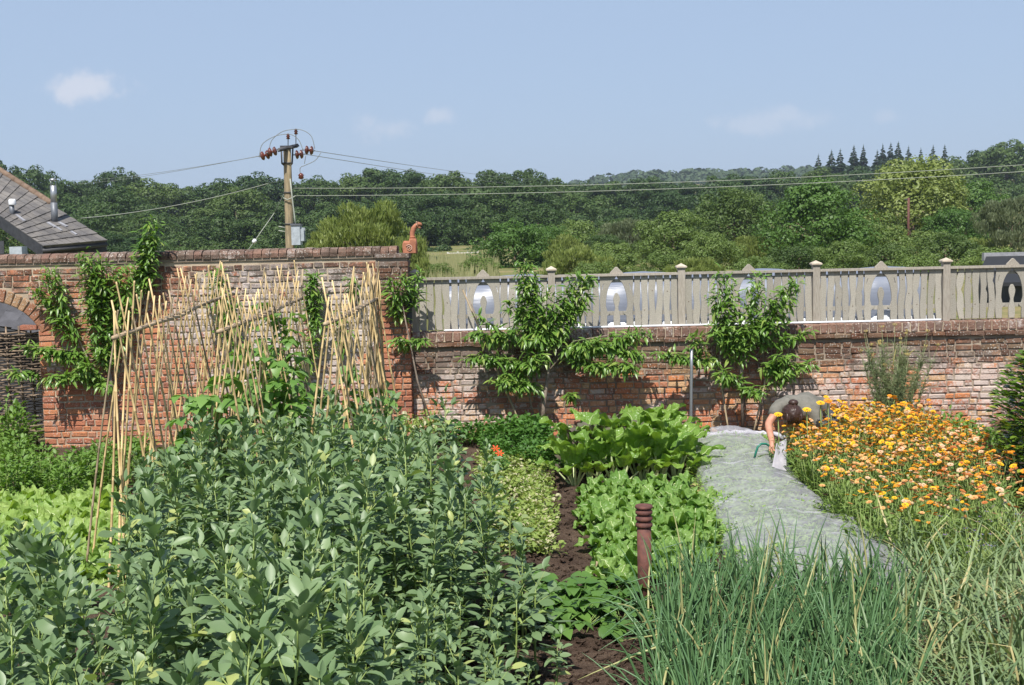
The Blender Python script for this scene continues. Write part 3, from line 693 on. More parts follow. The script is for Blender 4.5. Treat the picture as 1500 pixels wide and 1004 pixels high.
# ------------------------------------------------------------------ barn on the left
def barn():
    t = thing('barn', 'dark weatherboarded barn with a stone tiled roof beyond the tall wall', 'barn')
    A, B, D0 = P(62, 361, 26), P(156, 352, 27.2), P(0, 252, 30.0)
    n = (B-A).cross(D0-A).normalized()
    if n.z < 0: n = -n
    def onp(u, v):
        d = fw+rt*((u-750)/F_PX)-up*((v-502)/F_PX); return CAM+d*((A-CAM).dot(n)/d.dot(n))
    Cc = onp(-70, 268); D = onp(-70, 207)
    q = [A, B, D, Cc]
    mb = MB(); mb.add(q+[p-n*.09 for p in q], [(0, 1, 2, 3), (7, 6, 5, 4), (0, 4, 5, 1), (1, 5, 6, 2), (2, 6, 7, 3), (3, 7, 4, 0)]); rf = mb.obj('roof', MT['slate'], t, False)
    rows, cols = 17, 9
    for r in range(rows):
        for k in range(cols):
            off = .5*(r % 2)
            a, b = max(0, (k-off)/cols), min(1, (k+1-off)/cols)
            if r % 2 and k == cols-1: b = 1
            if b-a < .02: continue
            r1 = (r+1)/rows; r0_ = r/rows
            def pt(s, tt): return A.lerp(B, s).lerp(Cc.lerp(D, s), tt)
            h = .014+U(0, .008)
            vs = [pt(a+.004, r0_-.008)+n*(h+.012), pt(b-.004, r0_-.008)+n*(h+.012+U(-.003, .003)), pt(b-.004, r1)+n*.006, pt(a+.004, r1)+n*.006]
            vs += [pt(a+.004, r0_-.008)+n*(h-.008), pt(b-.004, r0_-.008)+n*(h-.008)]
            mb = MB(); mb.add(vs, [(0, 1, 2, 3), (0, 4, 5, 1), (0, 3, 4), (1, 5, 2)]); mb.obj('roof_tile', MT['slate'], rf, False)
    hp = [onp(-70, 206), onp(0, 251), onp(74, 299)]
    for i in range(15):
        a = hp[0].lerp(hp[2], i/15); b = hp[0].lerp(hp[2], (i+1.08)/15)
        mb = MB(); tube(mb, [a+n*.02, b+n*.02], [.075, .082], 8); mb.obj('ridge_tile', MT['ridge'], rf)
    mb = MB(); e = (A-Cc).normalized(); o_ = V((0, 0, -1))
    mb.add([A+n*.01, Cc+n*.01, Cc+o_*.26, A+o_*.26]+[p+V((.05, .09, 0)) for p in (A+n*.01, Cc+n*.01, Cc+o_*.26, A+o_*.26)], [(0, 1, 2, 3), (7, 6, 5, 4), (0, 3, 7, 4), (2, 6, 7, 3)]); mb.obj('barge_board', MT['board_dark'], t, False)
    gw = V((0, .35, 0))                                    # gable wall set back under the verge
    for i in range(13):
        z0 = .0+i*.28; z1 = z0+.29
        x_ = A.x-.2
        mb = MB(); 
        fr = lambda z: x_ if z < A.z-.3 else lerp(A.x-.2, Cc.x, min(1, (z-(A.z-.3))/(Cc.z-A.z)))
        box(mb, (-14.5, 26.5+i*0, z0), (max(-14.4, fr(z1)), 26.53, z1-.012)); mb.v = [(a, b-(.02 if c < z0+.05 else 0), c) for a, b, c in mb.v]; mb.obj('weatherboard', MT['board_dark'], t, False)
    mb = MB(); s = B-A; mb.add([A+V((-.2, .4, -.06)), B+V((-.1, .3, -.06)), V((B.x-.1, B.y+.3, 0)), V((A.x-.2, A.y+.4, 0))], [(0, 1, 2, 3)]); mb.obj('side_wall', MT['board_dark'], t, False)
    mb = MB(); tube(mb, [A-n*.05+V((0, 0, -.05)), B-n*.05+V((0, 0, -.05))], .05, 8); mb.obj('gutter', MT['iron'], t)
    def flue(u, v0, v1, vm, r, cap):
        b = onp(u, v0); top = P(u-2 if cap else u, v1, b.y); mid = P(u-1, vm, b.y)
        f = MB(); tube(f, [b-V((0, 0, .1)), mid], r*1.08, 14); fo = f.obj('flue', MT['metal_dull'], t)
        f = MB(); tube(f, [mid, top], r, 14)
        if cap:
            f.obj('flue_top', MT['metal'], fo)
            f = MB(); lathe(f, [(r*.3, 0), (r*1.25, .02), (r*1.25, .035), (r*.2, .07)], (top.x, top.y, top.z+.1), 14)
            for k in range(3):
                a = k*2.1; tube(f, [(top.x+r*.9*math.cos(a), top.y+r*.9*math.sin(a), top.z-.03), (top.x+r*.9*math.cos(a), top.y+r*.9*math.sin(a), top.z+.12)], .008, 4)
            f.obj('cowl', MT['metal'], fo)
        else:
            f.v = [(x, y_, z) for x, y_, z in f.v]; lathe(f, [(r*1.5, 0), (r*1.6, .02), (r*1.6, .11), (r*1.2, .14)], (top.x, top.y, top.z-.06), 14); f.obj('flue_top', MT['white_p'], fo)
    flue(80, 325, 272, 297, .068, True)
    flue(18, 314, 297, 300, .05, False)
    for (u, v, u2, v2, w_) in ((24, 317, 36, 326, .03), (70, 328, 81, 335, .035), (86, 328, 98, 334, .035), (83, 335, 90, 340, .025), (104, 341, 112, 346, .025)):
        a, b = onp(u, v), onp(u2, v2); s = n.cross((b-a).normalized())*w_
        mb = MB(); mb.add([a+n*.045-s, b+n*.045-s, b+n*.045+s, a+n*.045+s, a-s, b-s, b+s, a+s], BOXF); mb.obj('flashing', MT['flash'], rf, False)
    p = P(22, 366, 25.6)
    mb = MB(); box(mb, (p.x-.12, p.y, p.z-.4), (p.x+.14, p.y+.3, p.z+.06)); mb.obj('vent_box', MT['zinc'], t, False)
barn()
def right_shed():
    t = thing('shed', 'dark felt roofed shed with a pale fascia beyond the fence end', 'shed')
    p = P(1492, 385, 40); z = p.z
    mb = MB(); box(mb, (p.x-.2, 40, -.3), (p.x+6, 43, z-.55)); mb.obj('wall', MT['board_dark'], t, False)
    mb = MB(); mb.add([(p.x-1.6, 39.6, z-.62), (p.x+6, 39.6, z-.62), (p.x+6, 42.2, z+.15), (p.x-.2, 42.2, z+.15), (p.x-1.6, 39.6, z-.74), (p.x+6, 39.6, z-.74), (p.x+6, 42.2, z), (p.x-.2, 42.2, z)], BOXF); mb.obj('roof', MT['black_roof'], t, False)
    mb = MB(); box(mb, (p.x-.28, 42.2, z+.0), (p.x+6, 42.4, z+.27)); mb.obj('fascia', MT['flash'], t, False)
right_shed()

# ------------------------------------------------------------------ utility pole and wires
YU = 26.0
def W(u, v, dy=0): return P(u, v, YU+dy)
def upole():
    t = thing('utility_pole', 'wooden electricity pole with brown insulators and a grey transformer', 'pole')
    top = W(420.5, 216); bx = W(424.5, 360)
    foot = bx+(bx-top)*(bx.z/(top.z-bx.z)); foot.z = -.1
    mb = MB(); n = 8; tube(mb, [foot.lerp(top, i/n) for i in range(n+1)], [lerp(.105, .08, i/n) for i in range(n+1)], 12); mb.obj('shaft', MT['pole'], t)
    for z in (.93, .8, .66, .55):
        p = foot.lerp(top, z); mb = MB(); lathe(mb, [(.1, -.012), (.103, -.012), (.103, .012), (.1, .012)], p, 12); mb.obj('band', MT['iron'], t)
    a = W(408, 220, -.35); b = W(436, 213.5, .35); d = b-a
    mb = MB(); tube(mb, [a, b], .045, 4); ca = mb.obj('crossarm', MT['iron'], t)
    mb = MB(); box(mb, tuple(top+V((-.13, -.1, -.02))), tuple(top+V((.13, .1, .03)))); mb.obj('pole_cap', MT['iron'], t, False)
    for s, u1 in ((-1, 412), (1, 429)):
        mb = MB(); tube(mb, [W(u1, 218, s*.1), W(u1+2*s*-.5, 240, s*.1), W(421+s*4, 243, 0)], .018, 6); mb.obj('strap', MT['iron'], t)
    def insul(u0_, v0_, u1_, v1_, dy):
        p0, p1 = W(u0_, v0_, dy), W(u1_, v1_, dy); ax = (p1-p0); L = ax.length
        mb = MB(); prof = []
        for k in range(2):
            z = L*k/2; prof += [(.02, z+.005), (.085, z+L*.13), (.10, z+L*.22), (.075, z+L*.38), (.03, z+L*.45)]
        lathe(mb, prof, (0, 0, 0), 12)
        m = Matrix.Translation(p0) @ ax.to_track_quat('Z', 'Y').to_matrix().to_4x4(); mb.v = [tuple(m @ V(v)) for v in mb.v]
        io = mb.obj('insulator', MT['porc'], ca)
        mb = MB(); tube(mb, [p0-ax*.25, p1+ax*.12], .014, 6); mb.obj('pin', MT['metal'], ca)
    insul(406, 221, 392, 224, -.35); insul(395.5, 226, 381, 229.5, -.25)
    insul(432, 227, 445, 226, .2); insul(446, 220, 460, 221, .35)
    for (u, v, uu, vv, dy) in ((422, 200, 422, 216, 0), (433.5, 193, 433.5, 216, .2)):
        mb = MB(); tube(mb, [W(uu, vv, dy), W(u, v, dy)], .01, 6); mb.obj('riser', MT['iron'], ca)
        mb = MB(); lathe(mb, [(.02, -.06), (.045, -.05), (.025, -.02), (.045, 0), (.025, .025), (.04, .045), (.015, .06)], W(u, v, dy), 10); mb.obj('pin_insulator', MT['porc'], ca)
    def jump(pts, dy):
        ps = [W(u, v, dy) for u, v in pts]; sm = []
        for i in range(len(ps)-1):
            p0, p1, p2, p3 = ps[max(0, i-1)], ps[i], ps[i+1], ps[min(len(ps)-1, i+2)]
            for k in range(6):
                s = k/6; sm.append(.5*((2*p1)+(p2-p0)*s+(2*p0-5*p1+4*p2-p3)*s*s+(3*p1-p0-3*p2+p3)*s**3))
        sm.append(ps[-1]); mb = MB(); tube(mb, sm, .0075, 5); mb.obj('jumper_wire', MT['wire'], ca)
    jump([(380, 229), (384, 212), (400, 201), (416, 197), (428, 198), (438, 206), (444, 221)], -.1)
    jump([(394, 222), (398, 206), (412, 194), (428, 190), (443, 191), (456, 200), (461, 218)], .15)
    jump([(470, 224), (462, 235), (448, 242), (440, 246), (440, 255)], .1); jump([(448, 228), (446, 240)], .1)
    mb = MB(); lathe(mb, [(.02, -.07), (.06, -.05), (.05, -.01), (.065, .02), (.02, .06)], W(441, 258, .1), 10); mb.obj('surge_arrester', MT['porc'], ca)
    c = W(434.5, 343, -.1); hw = 6*26/F_PX
    mb = MB(); box(mb, (c.x-hw*1.05, c.y-.12, c.z-.23), (c.x+hw*1.05, c.y+.16, c.z+.18)); tr = mb.obj('transformer', MT['zinc'], t, False)
    mb = MB(); box(mb, (c.x-hw*1.25, c.y-.14, c.z+.18), (c.x+hw*1.3, c.y+.18, c.z+.215)); mb.obj('lid', MT['metal_dull'], tr, False)
    for k in range(4):
        mb = MB(); x = c.x+hw*(1.12+.0*k); box(mb, (x, c.y-.09+k*.06, c.z-.15), (x+.07, c.y-.07+k*.06, c.z+.13)); mb.obj('cooling_fin', MT['zinc'], tr, False)
    mb = MB(); tube(mb, [W(425, 262, -.12), W(428, 290, -.12), W(431.5, 318, -.14), W(433, 330, -.16)], .016, 6); mb.obj('cable', MT['wire_pale'], t)
    mb = MB(); tube(mb, [W(415, 290, -.1), W(421, 293, -.13), W(428, 290, -.12), W(433, 287, -.1)], .012, 6); mb.obj('clamp', MT['wire_pale'], t)
    for v in (332, 338): 
        mb = MB(); tube(mb, [W(408, v, -.05), W(419, v+2, -.02)], .012, 5); mb.obj('step_bolt', MT['wire_pale'], t)
upole()
def wire(label, a, b, sag, r, mat, n=24):
    mb = MB(); tube(mb, [a.lerp(b, i/n)-V((0, 0, sag*4*(i/n)*(1-i/n))) for i in range(n+1)], r, 4)
    tag(mb.obj('overhead_wire', mat), label, 'wire', None)
wire('upper thin power line running left from the pole top', W(381, 229, -.25), P(110, 265, 60), .1, .0065, MT['wire'])
wire('lower thin power line running left from the pole top', W(393, 226, -.35), P(108, 270, 60), .1, .0065, MT['wire'])
wire('upper thin power line running right from the pole top into the trees', W(459, 221, .3), P(780, 263, 90), .1, .007, MT['wire'])
wire('lower thin power line running right from the pole top into the trees', W(446, 226, .2), P(780, 272, 90), .1, .007, MT['wire'])
wire('upper of the two pale cables crossing the whole view right of the pole', W(427, 276), P(1540, 239, 24.5), .14, .006, MT['wire_pale'], 40)
wire('lower of the two pale cables crossing the whole view right of the pole', W(433, 287, -.1), P(1540, 249, 24.0), .12, .006, MT['wire_pale'], 40)
wire('service cable dropping from the pole to the barn eaves', W(417, 262), P(118, 320, 27.6), .12, .008, MT['wire_pale'])
def stay():
    t = thing('stay_wire', 'slanting stay wire with a white insulator left of the pole foot', 'wire')
    mb = MB(); a, b = W(402, 312), W(364, 366); tube(mb, [a, b.lerp(b+(b-a), .9)], .008, 5); mb.obj('stay_cable', MT['wire_pale'], t)
    p = a.lerp(b, .77); d = (b-a).normalized()
    mb = MB(); tube(mb, [p-d*.05, p-d*.03, p+d*.03, p+d*.05], [.02, .045, .045, .02], 8); mb.obj('stay_insulator', MT['white_p'], t)
    mb = MB(); tube(mb, [W(423, 270, 0), a], .006, 4); mb.obj('upper_strand', MT['wire'], t)
stay()

# ------------------------------------------------------------------ trees beyond
def crown(name, seed, mat, nclump, per, ls, shape='round', inner=.5, ratio=1.6):
    rn = random.Random(seed); mb = MB(); cl_ = []
    for k in range(nclump):
        a = rn.uniform(0, 6.283); zz = rn.uniform(-1.0, 1); rr = math.sqrt(max(0, 1-zz*zz)) if zz > 0 else 1-.22*zz*zz
        q = rn.uniform(.56, .92)
        if shape == 'cone': rr *= (1-.62*max(0, (zz+.3)/1.3))
        if shape == 'upright': rr *= .85
        cr_ = rn.uniform(.15, .28)*(1-.15*max(0, zz))
        cl_.append((V((q*rr*math.cos(a), q*rr*math.sin(a), (1+q*zz*.92) if zz > 0 else (1+zz*.86))), cr_))
    for z_, c_ in ((.5, .62), (.95, .66), (1.35, .5)): cl_.append((V((0, 0, z_)), c_))
    for ci, (c, cr_) in enumerate(cl_):
        for j in range(per*(3 if ci >= nclump else 1)):
            d = V((rn.gauss(0, 1), rn.gauss(0, 1), rn.gauss(0, 1)+.25)).normalized()
            p = c+V((d.x, d.y, d.z*.8))*cr_*rn.uniform(.72, 1.06)
            nrm = (d+V((rn.uniform(-.5, .5), rn.uniform(-.5, .5), rn.uniform(-.35, .55)))).normalized()
            t1 = nrm.cross(V((rn.uniform(-1, 1), rn.uniform(-1, 1), .3))).normalized(); t2 = nrm.cross(t1)
            s = ls*rn.uniform(.6, 1.35)*(1.5 if ci >= nclump else 1)
            if shape == 'willow':
                t1 = V((d.x*.35+rn.uniform(-.3, .3), d.y*.35+rn.uniform(-.3, .3), 1)).normalized(); t2 = t1.cross(nrm).normalized()
                mb.add([p-t1*s*1.6, p+t2*s*.4, p+t1*s*1.6, p-t2*s*.4], [(0, 1, 2, 3)])
            else:
                b = nrm*s*rn.uniform(-.3, .3)
                mb.add([p-t1*s, p+t2*s*.62+b, p+t1*s, p-t2*s*.62+b], [(0, 1, 2, 3)])
    return mb.mesh(name, mat, False)
def trunk_mesh(name, seed, mat):
    rn = random.Random(seed); mb = MB()
    tube(mb, [(0, 0, -.1), (.01, 0, .3), (.03, .02, .8), (.02, .0, 1.3)], [.09, .07, .055, .02], 7)
    for k in range(6):
        a = rn.uniform(0, 6.28); z = rn.uniform(.45, 1.0); l = rn.uniform(.4, .65)
        tube(mb, [(.02, .01, z), (l*.5*math.cos(a), l*.5*math.sin(a), z+.22), (l*math.cos(a), l*math.sin(a), z+.45)], [.04, .026, .008], 5)
    return mb.mesh(name, mat)
TRUNK = [trunk_mesh('trunk', s, MT['bark']) for s in range(3)]
CR = {}
for nm, mat, k in (('oak', 'oak', 5), ('oak2', 'oak2', 4)):
    CR[nm] = [crown('crown', 100+i+(7 if nm == 'oak2' else 0), MT[mat], 80, 115, .036) for i in range(k)]
CR['bright'] = [crown('crown', 200+i, MT['bright'], 85, 130, .030) for i in range(2)]
CR['willow'] = [crown('crown', 210+i, MT['willow'], 60, 190, .036, 'willow') for i in range(2)]
CR['hazel'] = [crown('crown', 220+i, MT['hazel'], 85, 120, .030) for i in range(3)]
CR['greyg'] = [crown('crown', 230, MT['greyg'], 50, 160, .034, 'willow')]
CR['dark'] = [crown('crown', 240+i, MT['oak2'], 85, 130, .030) for i in range(2)]
CR['cone'] = [crown('crown', 250, MT['bright'], 110, 130, .026, 'cone')]
CR['tallw'] = [crown('crown', 260, MT['willow'], 120, 130, .026, 'upright')]
def tree(kind, u, vtop, wpx, Y, label, cat='tree', name='tree', group=None, rz=None, zb=None):
    top = P(u, vtop, Y); zg = terr(top.x, Y) if zb is None else zb
    H = max(.8, top.z-zg); wd = wpx*Y/F_PX/2
    bot = .02*H
    m = random.choice(CR[kind]); sz = max((H-bot)/1.93, wd*.80)      # a low bush is the top of a full dome rooted in the ground
    bot = H-1.93*sz
    r = thing(name, label, cat, (top.x, Y, zg), U(0, 6.28) if rz is None else rz, group)
    link('crown', m, r, Matrix.Translation((0, 0, bot)) @ Matrix.Diagonal((wd/.98, wd/.98, sz, 1)))
    link('trunk', random.choice(TRUNK), r, Matrix.Diagonal((min(wd*.8, H*.5), min(wd*.8, H*.5), H*.42, 1)))
    return r
SKYL = [(-60, 228), (0, 230), (40, 240), (70, 254), (110, 262), (140, 252), (165, 244), (195, 250), (230, 264), (280, 267), (315, 262), (345, 249), (375, 251), (400, 264), (440, 258), (490, 256), (530, 252), (560, 247), (580, 237), (600, 247), (640, 252), (700, 247), (770, 246), (798, 249), (815, 262), (850, 260), (900, 262), (960, 257), (1010, 259), (1060, 251), (1120, 249), (1180, 246), (1230, 243), (1280, 240), (1330, 236), (1380, 224), (1410, 228), (1440, 214), (1475, 206), (1560, 208)]
def woods():
    lab = {'oak': 'dense dark green oak standing in the wood beyond the field', 'oak2': 'mid green rounded oak standing in the wood beyond the field'}
    grp = 'oaks of the wood beyond the field'
    rows = ((0, 300, 46, 84, 118, -60, 1560), (30, 245, 62, 96, 132, -60, 1560), (62, 205, 66, 92, 128, -40, 1000), (96, 170, 74, 80, 120, 10, 720))
    for (vo, Y, du, w0, w1, a, b) in rows:
        u = a
        while u < b:
            sk = interp(SKYL, u)
            if vo: sk = max(sk, 238 if u > 1300 else 0)
            k = 'oak' if random.random() < .6 else 'oak2'; w_ = U(w0, w1)
            yy = Y*(1.3 if (u > 1180 and vo < 40) else 1.1 if u > 810 else 1)
            tree(k, u, sk+vo+(U(-2, 5) if not vo else U(-14, 12)), w_, yy+U(-10, 10), lab[k] if vo else lab[k].replace('standing in the wood', 'rising on the skyline of the wood'), group=grp if vo else 'oaks on the skyline'); u += du*U(.8, 1.2)
woods()
near = [
 ('dark', 30, 300, 120, 140, 'dark bush in the wood edge above the barn roof', 'bush'),
 ('hazel', 700, 372, 70, 70, 'small pale bush at the foot of the round bright tree', 'bush'),
 ('hazel', 870, 378, 90, 66, 'mottled bush low behind the second fence arch', 'bush'),
 ('willow', 1020, 372, 90, 68, 'yellowish bush low between the third and fourth bays', 'bush'),
 ('hazel', 1110, 374, 90, 60, 'hazel bush low behind the third fence arch', 'bush'),
 ('hazel', 1340, 366, 100, 60, 'hazel bush low behind the last full bay of the fence', 'bush'),
 ('bright', 1400, 300, 100, 112, 'bright leafy tree before the right end of the great willow', 'bush'),
 ('dark', 945, 345, 100, 110, 'dark bush at the foot of the grey green sallow', 'bush'),
 ('dark', 885, 338, 70, 118, 'dark bush between the round tree and the sallow', 'bush'),
 ('greyg', 640, 372, 60, 110, 'grey scrub in the hay field beyond the beast', 'bush'),

 ('willow', 535, 294, 160, 58, 'feathery olive green willow just behind the tall wall right of the pole', 'tree'),
 ('willow', 480, 328, 70, 60, 'low yellowish willow bush behind the transformer on the pole', 'bush'),
 ('willow', 596, 345, 66, 56, 'small willow bush behind the terracotta beast', 'bush'),
 ('bright', 754, 319, 132, 94, 'round bright green tree at the right edge of the field', 'tree'),
 ('bright', 806, 328, 80, 104, 'smaller bright tree touching the round one on its right', 'tree'),
 ('willow', 838, 357, 124, 76, 'low yellow green dome bush behind the second fence arch', 'bush'),
 ('hazel', 905, 366, 90, 78, 'bush of mottled leaves right of the yellow green dome bush', 'bush'),
 ('greyg', 925, 316, 104, 124, 'grey green sallow tree standing before the dark oaks', 'tree'),
 ('hazel', 985, 306, 120, 100, 'olive green pointed tree left of the dark rounded tree', 'tree'),
 ('dark', 1075, 274, 138, 112, 'dark rounded tree between the olive tree and the tall light one', 'tree'),
 ('hazel', 1045, 338, 110, 80, 'broad hazel bush below the dark rounded tree', 'bush'),
 ('hazel', 975, 366, 84, 76, 'low hazel bush directly behind the third fence post', 'bush'),
 ('willow', 1105, 340, 84, 84, 'yellowish bush left of the foot of the tall light tree', 'bush'),
 ('cone', 1190, 255, 190, 82, 'tall light green tree with a pointed top, biggest beyond the fence', 'tree'),
 ('hazel', 1268, 312, 130, 84, 'green tree between the tall light tree and the great willow', 'tree'),
 ('tallw', 1338, 231, 196, 118, 'great olive willow rising highest at the right of the view', 'tree'),
 ('bright', 1425, 262, 112, 150, 'bright green tree to the right of the great willow', 'tree'),
 ('greyg', 1484, 282, 110, 88, 'grey green willow at the right end above the shed', 'tree'),
 ('dark', 1385, 340, 120, 74, 'dark green thicket behind the last fence post', 'bush'),
 ('dark', 1300, 356, 110, 72, 'dark green bush behind the fourth fence arch', 'bush'),
 ('hazel', 1455, 356, 110, 64, 'elder bush left of the dark shed roof', 'bush'),
 ('dark', 1170, 350, 110, 70, 'deep green bush behind the fourth fence post', 'bush'),
 ('hazel', 1235, 350, 90, 66, 'light hazel bush left of the fourth fence arch', 'bush'),
 ('hazel', 640, 382, 60, 62, 'scrubby bush on the field edge above the first fence boards', 'bush'),
]
for (k, u, v, w_, Y, lb, ct) in near: tree(k, u, v, w_, Y, lb, ct, 'tree' if ct == 'tree' else 'bush')
def thicket():
    for (v0, Y, st, w0, w1, a, b, ks) in ((318, 138, 74, 90, 130, 850, 1560, ('dark', 'hazel', 'bright', 'dark')), (346, 98, 88, 80, 116, 810, 1560, ('hazel', 'bright', 'hazel', 'willow'))):
        u = a
        while u < b:
            k = random.choice(ks)
            tree(k, u, v0+U(-11, 10)-(u-1100)*.012, U(w0, w1), Y+U(-7, 7), {'dark': 'dark green scrub bush in the thicket behind the fence', 'hazel': 'mid green hazel bush in the thicket behind the fence', 'bright': 'fresh green sapling in the thicket behind the fence', 'willow': 'yellowish sallow bush in the thicket behind the fence'}[k], 'bush', 'bush', 'bushes of the thicket behind the fence'); u += st*U(.8, 1.2)
thicket()
def conifers():
    def cm(seed):
        rn = random.Random(seed); mb = MB()
        for t_ in range(13):
            z = .12+t_*.066; rad = (1-z)*.34+.015
            for k in range(11):
                a = rn.uniform(0, 6.28); l = rad*rn.uniform(.55, 1.25)
                d = V((math.cos(a), math.sin(a), -.28)).normalized(); p = V((0, 0, z+rn.uniform(-.02, .02)))
                s = d.cross(V((0, 0, 1)))*l*.3
                mb.add([p, p+d*l*.6+s, p+d*l, p+d*l*.6-s], [(0, 1, 2, 3)])
                mb.add([p, p+d*l*.6+V((0, 0, l*.2)), p+d*l, p+d*l*.6-V((0, 0, l*.25))], [(0, 1, 2, 3)])
        tube(mb, [(0, 0, .8), (0, 0, 1.0)], [.02, .004], 4)
        return mb.mesh('crown', MT['conifer'], False)
    ms = [cm(s) for s in range(4)]
    mb = MB(); tube(mb, [(0, 0, -.02), (0, 0, .6), (0, 0, .97)], [.03, .018, .004], 6); tk = mb.mesh('trunk', MT['bark'])
    for (u, v) in ((1199, 225), (1218, 219), (1231, 217), (1251, 212), (1265, 211), (1285, 219), (1293, 210), (1305, 208), (1316, 207), (1331, 213), (1349, 216), (1367, 212), (1384, 211)):
        Y = 470+U(-15, 15); p = P(u, v, Y); b = P(u, v+42+U(-2, 6), Y)
        r = thing('conifer', 'dark pointed conifer rising above the wooded ridge at the right', 'tree', (p.x, Y, b.z), U(0, 6), 'conifers along the ridge')
        h = p.z-b.z; link('crown', random.choice(ms), r, Matrix.Diagonal((h*U(.8, 1.1), h*U(.8, 1.1), h, 1))); link('trunk', tk, r, Matrix.Diagonal((h*.7, h*.7, h, 1)))
conifers()
def far_woods():
    mb = MB(); rn = random.Random(5)
    for k in range(520):
        y = rn.uniform(1050, 1560); x = rn.uniform(-.5, .5)*y; zg = terr(x, y)
        r = rn.uniform(7, 13)
        for j in range(70):
            d = rdir(-.2, 1); p = V((x, y, zg+4))+V((d.x*r, d.y*r, d.z*r*.9))
            n = (d+rdir()*.6).normalized(); t1 = n.cross(V((.3, .2, .9))).normalized()*r*.21; t2 = n.cross(t1)
            mb.add([p-t1, p+t2, p+t1, p-t2], [(0, 1, 2, 3)])
    tag(mb.obj('distant_woods', MT['far'], smooth=False), 'hazy blue green woods covering the farthest hill', 'woods', kind='stuff')
far_woods()
def field_things():
    t = thing('field_fence', 'pale post and rail fence far off across the hay field', 'fence')
    Y = 150; a, b = P(656, 377, Y), P(700, 374, Y); zg = terr(0, Y)
    for k in range(4):
        p = a.lerp(b, k/3); mb = MB(); box(mb, (p.x-.1, Y-.1, p.z-1), (p.x+.1, Y+.1, p.z+.62)); mb.obj('fence_post', MT['white_rail'], t, False)
    for h in (.1, .45):
        mb = MB(); box(mb, (a.x, Y-.16, a.z+h-.05), (b.x, Y-.11, a.z+h+.09)); mb.obj('rail', MT['white_rail'], t, False)
    t = thing('far_pole', 'reddish far electricity pole among the trees at the right', 'pole')
    p, q = P(1331, 316, 99), P(1331, 290, 99); mb = MB(); tube(mb, [(p.x, 99, -.4), tuple(q)], .10, 8); mb.obj('shaft', MT['rust'], t)
    mb = MB(); tube(mb, [(q.x-.35, 99, q.z-.15), (q.x+.1, 99, q.z-.1)], .05, 6); mb.obj('crossarm', MT['iron'], t)
    mb = MB()
    for k in range(2600):
        Y = U(34, 110); u = U(590, 730); x = P(u, 400, Y).x; z = terr(x, Y); h = U(.5, 1.3)
        d = V((U(-.2, .2), U(-.2, .2), 1)); mb.add([(x-.05, Y, z), (x+.05, Y, z), (x+d.x*h, Y+d.y*h, z+h)], [(0, 1, 2)])
    tag(mb.obj('tall_grass', MT['reed'], smooth=False), 'tall pale grass growing on the hay field behind the fence', 'grass', kind='stuff')
field_things()

# ------------------------------------------------------------------ wall trained peach trees
def spray(mb, a, b, n_l, spread, ll=(.11, .19), yoff=.0, mi=0, hang=.5):
    """leafy shoot from a to b: alternate lance leaves drooping away from the shoot"""
    ax = (b-a); L = ax.length; ax.normalize()
    for k in range(n_l):
        s = (k+U(0, 1))/n_l; p = a+ax*L*s + V((U(-1, 1)*spread, -U(0, 1)*spread*.9, U(-1, 1)*spread*.5))
        d = V((U(-1, 1), U(-1.0, .25), U(-.75, .55)-hang*.35)).normalized()
        if random.random() < .35: d = (d+ax*.8).normalized()
        n = V((U(-.4, .4), U(-.6, 0), 1)).normalized()
        l = U(*ll)*(1 if s < .8 else .8); leaf(mb, p, d, n, l, l*U(.19, .26), LANCE, U(.3, 1.0), .25, mi)
def peach(label, trunk, shoots, Yt=16.3, rt_=.03):
    t = thing('peach_tree', label, 'peach tree')
    for path, r in trunk:
        mb = MB(); pts = [P(u, v, Yt+dy) for u, v, dy in path]; pts[0].z = min(pts[0].z, .02) if path[0][1] > 600 else pts[0].z
        tube(mb, pts, [lerp(r, r*.5, i/(len(pts)-1)) for i in range(len(pts))], 7); mb.obj('trunk', MT['bark_pale'], t)
    for (u0_, v0_, u1_, v1_, dens, spr, dy) in shoots:
        a, b = P(u0_, v0_, Yt+.06), P(u1_, v1_, Yt-.06+dy)
        mb = MB(); m = a.lerp(b, .5)+V((U(-.04, .04), -.03, U(-.03, .03))); tube(mb, [a, m, b], [.011, .008, .003], 5); br = mb.obj('branch', MT['bark_pale'], t)
        mb = MB(); spray(mb, a.lerp(b, .12), b, int(dens*(b-a).length*3.0+10), spr); fo = mb.obj('foliage', MT['peach'], br); fo['kind'] = 'stuff'
    return t
peach('fan trained peach tree with its top shoot above the tall wall at the left',
 [([(168, 640, .0), (165, 580, 0), (158, 520, 0)], .032), ([(165, 580, 0), (190, 500, 0), (212, 430, 0), (224, 370, 0)], .016), ([(160, 560, 0), (135, 540, 0), (108, 480, 0), (85, 420, 0)], .014)],
 [(205, 430, 226, 322, 95, .10, 0), (212, 440, 218, 345, 70, .11, 0), (160, 540, 134, 372, 120, .15, 0), (150, 470, 150, 385, 110, .14, 0), (175, 520, 185, 388, 85, .12, 0), (110, 510, 74, 392, 80, .11, 0), (95, 470, 52, 420, 45, .06, 0),
  (140, 520, 30, 507, 45, .05, -.05), (135, 530, 60, 512, 80, .09, -.05), (140, 545, 70, 555, 75, .09, -.1), (160, 540, 150, 510, 60, .07, -.05), (60, 545, 12, 545, 40, .04, 0), (150, 560, 120, 530, 70, .09, -.1), (130, 555, 165, 565, 40, .05, -.1)])
peach('slender peach shoots climbing the limewashed wall behind the bean canes',
 [([(440, 640, 0), (455, 520, 0), (458, 420, 0)], .018), ([(350, 640, 0), (330, 520, 0), (322, 410, 0)], .016)],
 [(460, 480, 458, 400, 95, .07, 0), (330, 500, 318, 395, 60, .08, 0), (340, 520, 345, 440, 45, .08, 0), (440, 560, 470, 470, 45, .08, 0), (520, 440, 515, 405, 30, .05, 0), (505, 520, 500, 450, 25, .06, 0)])
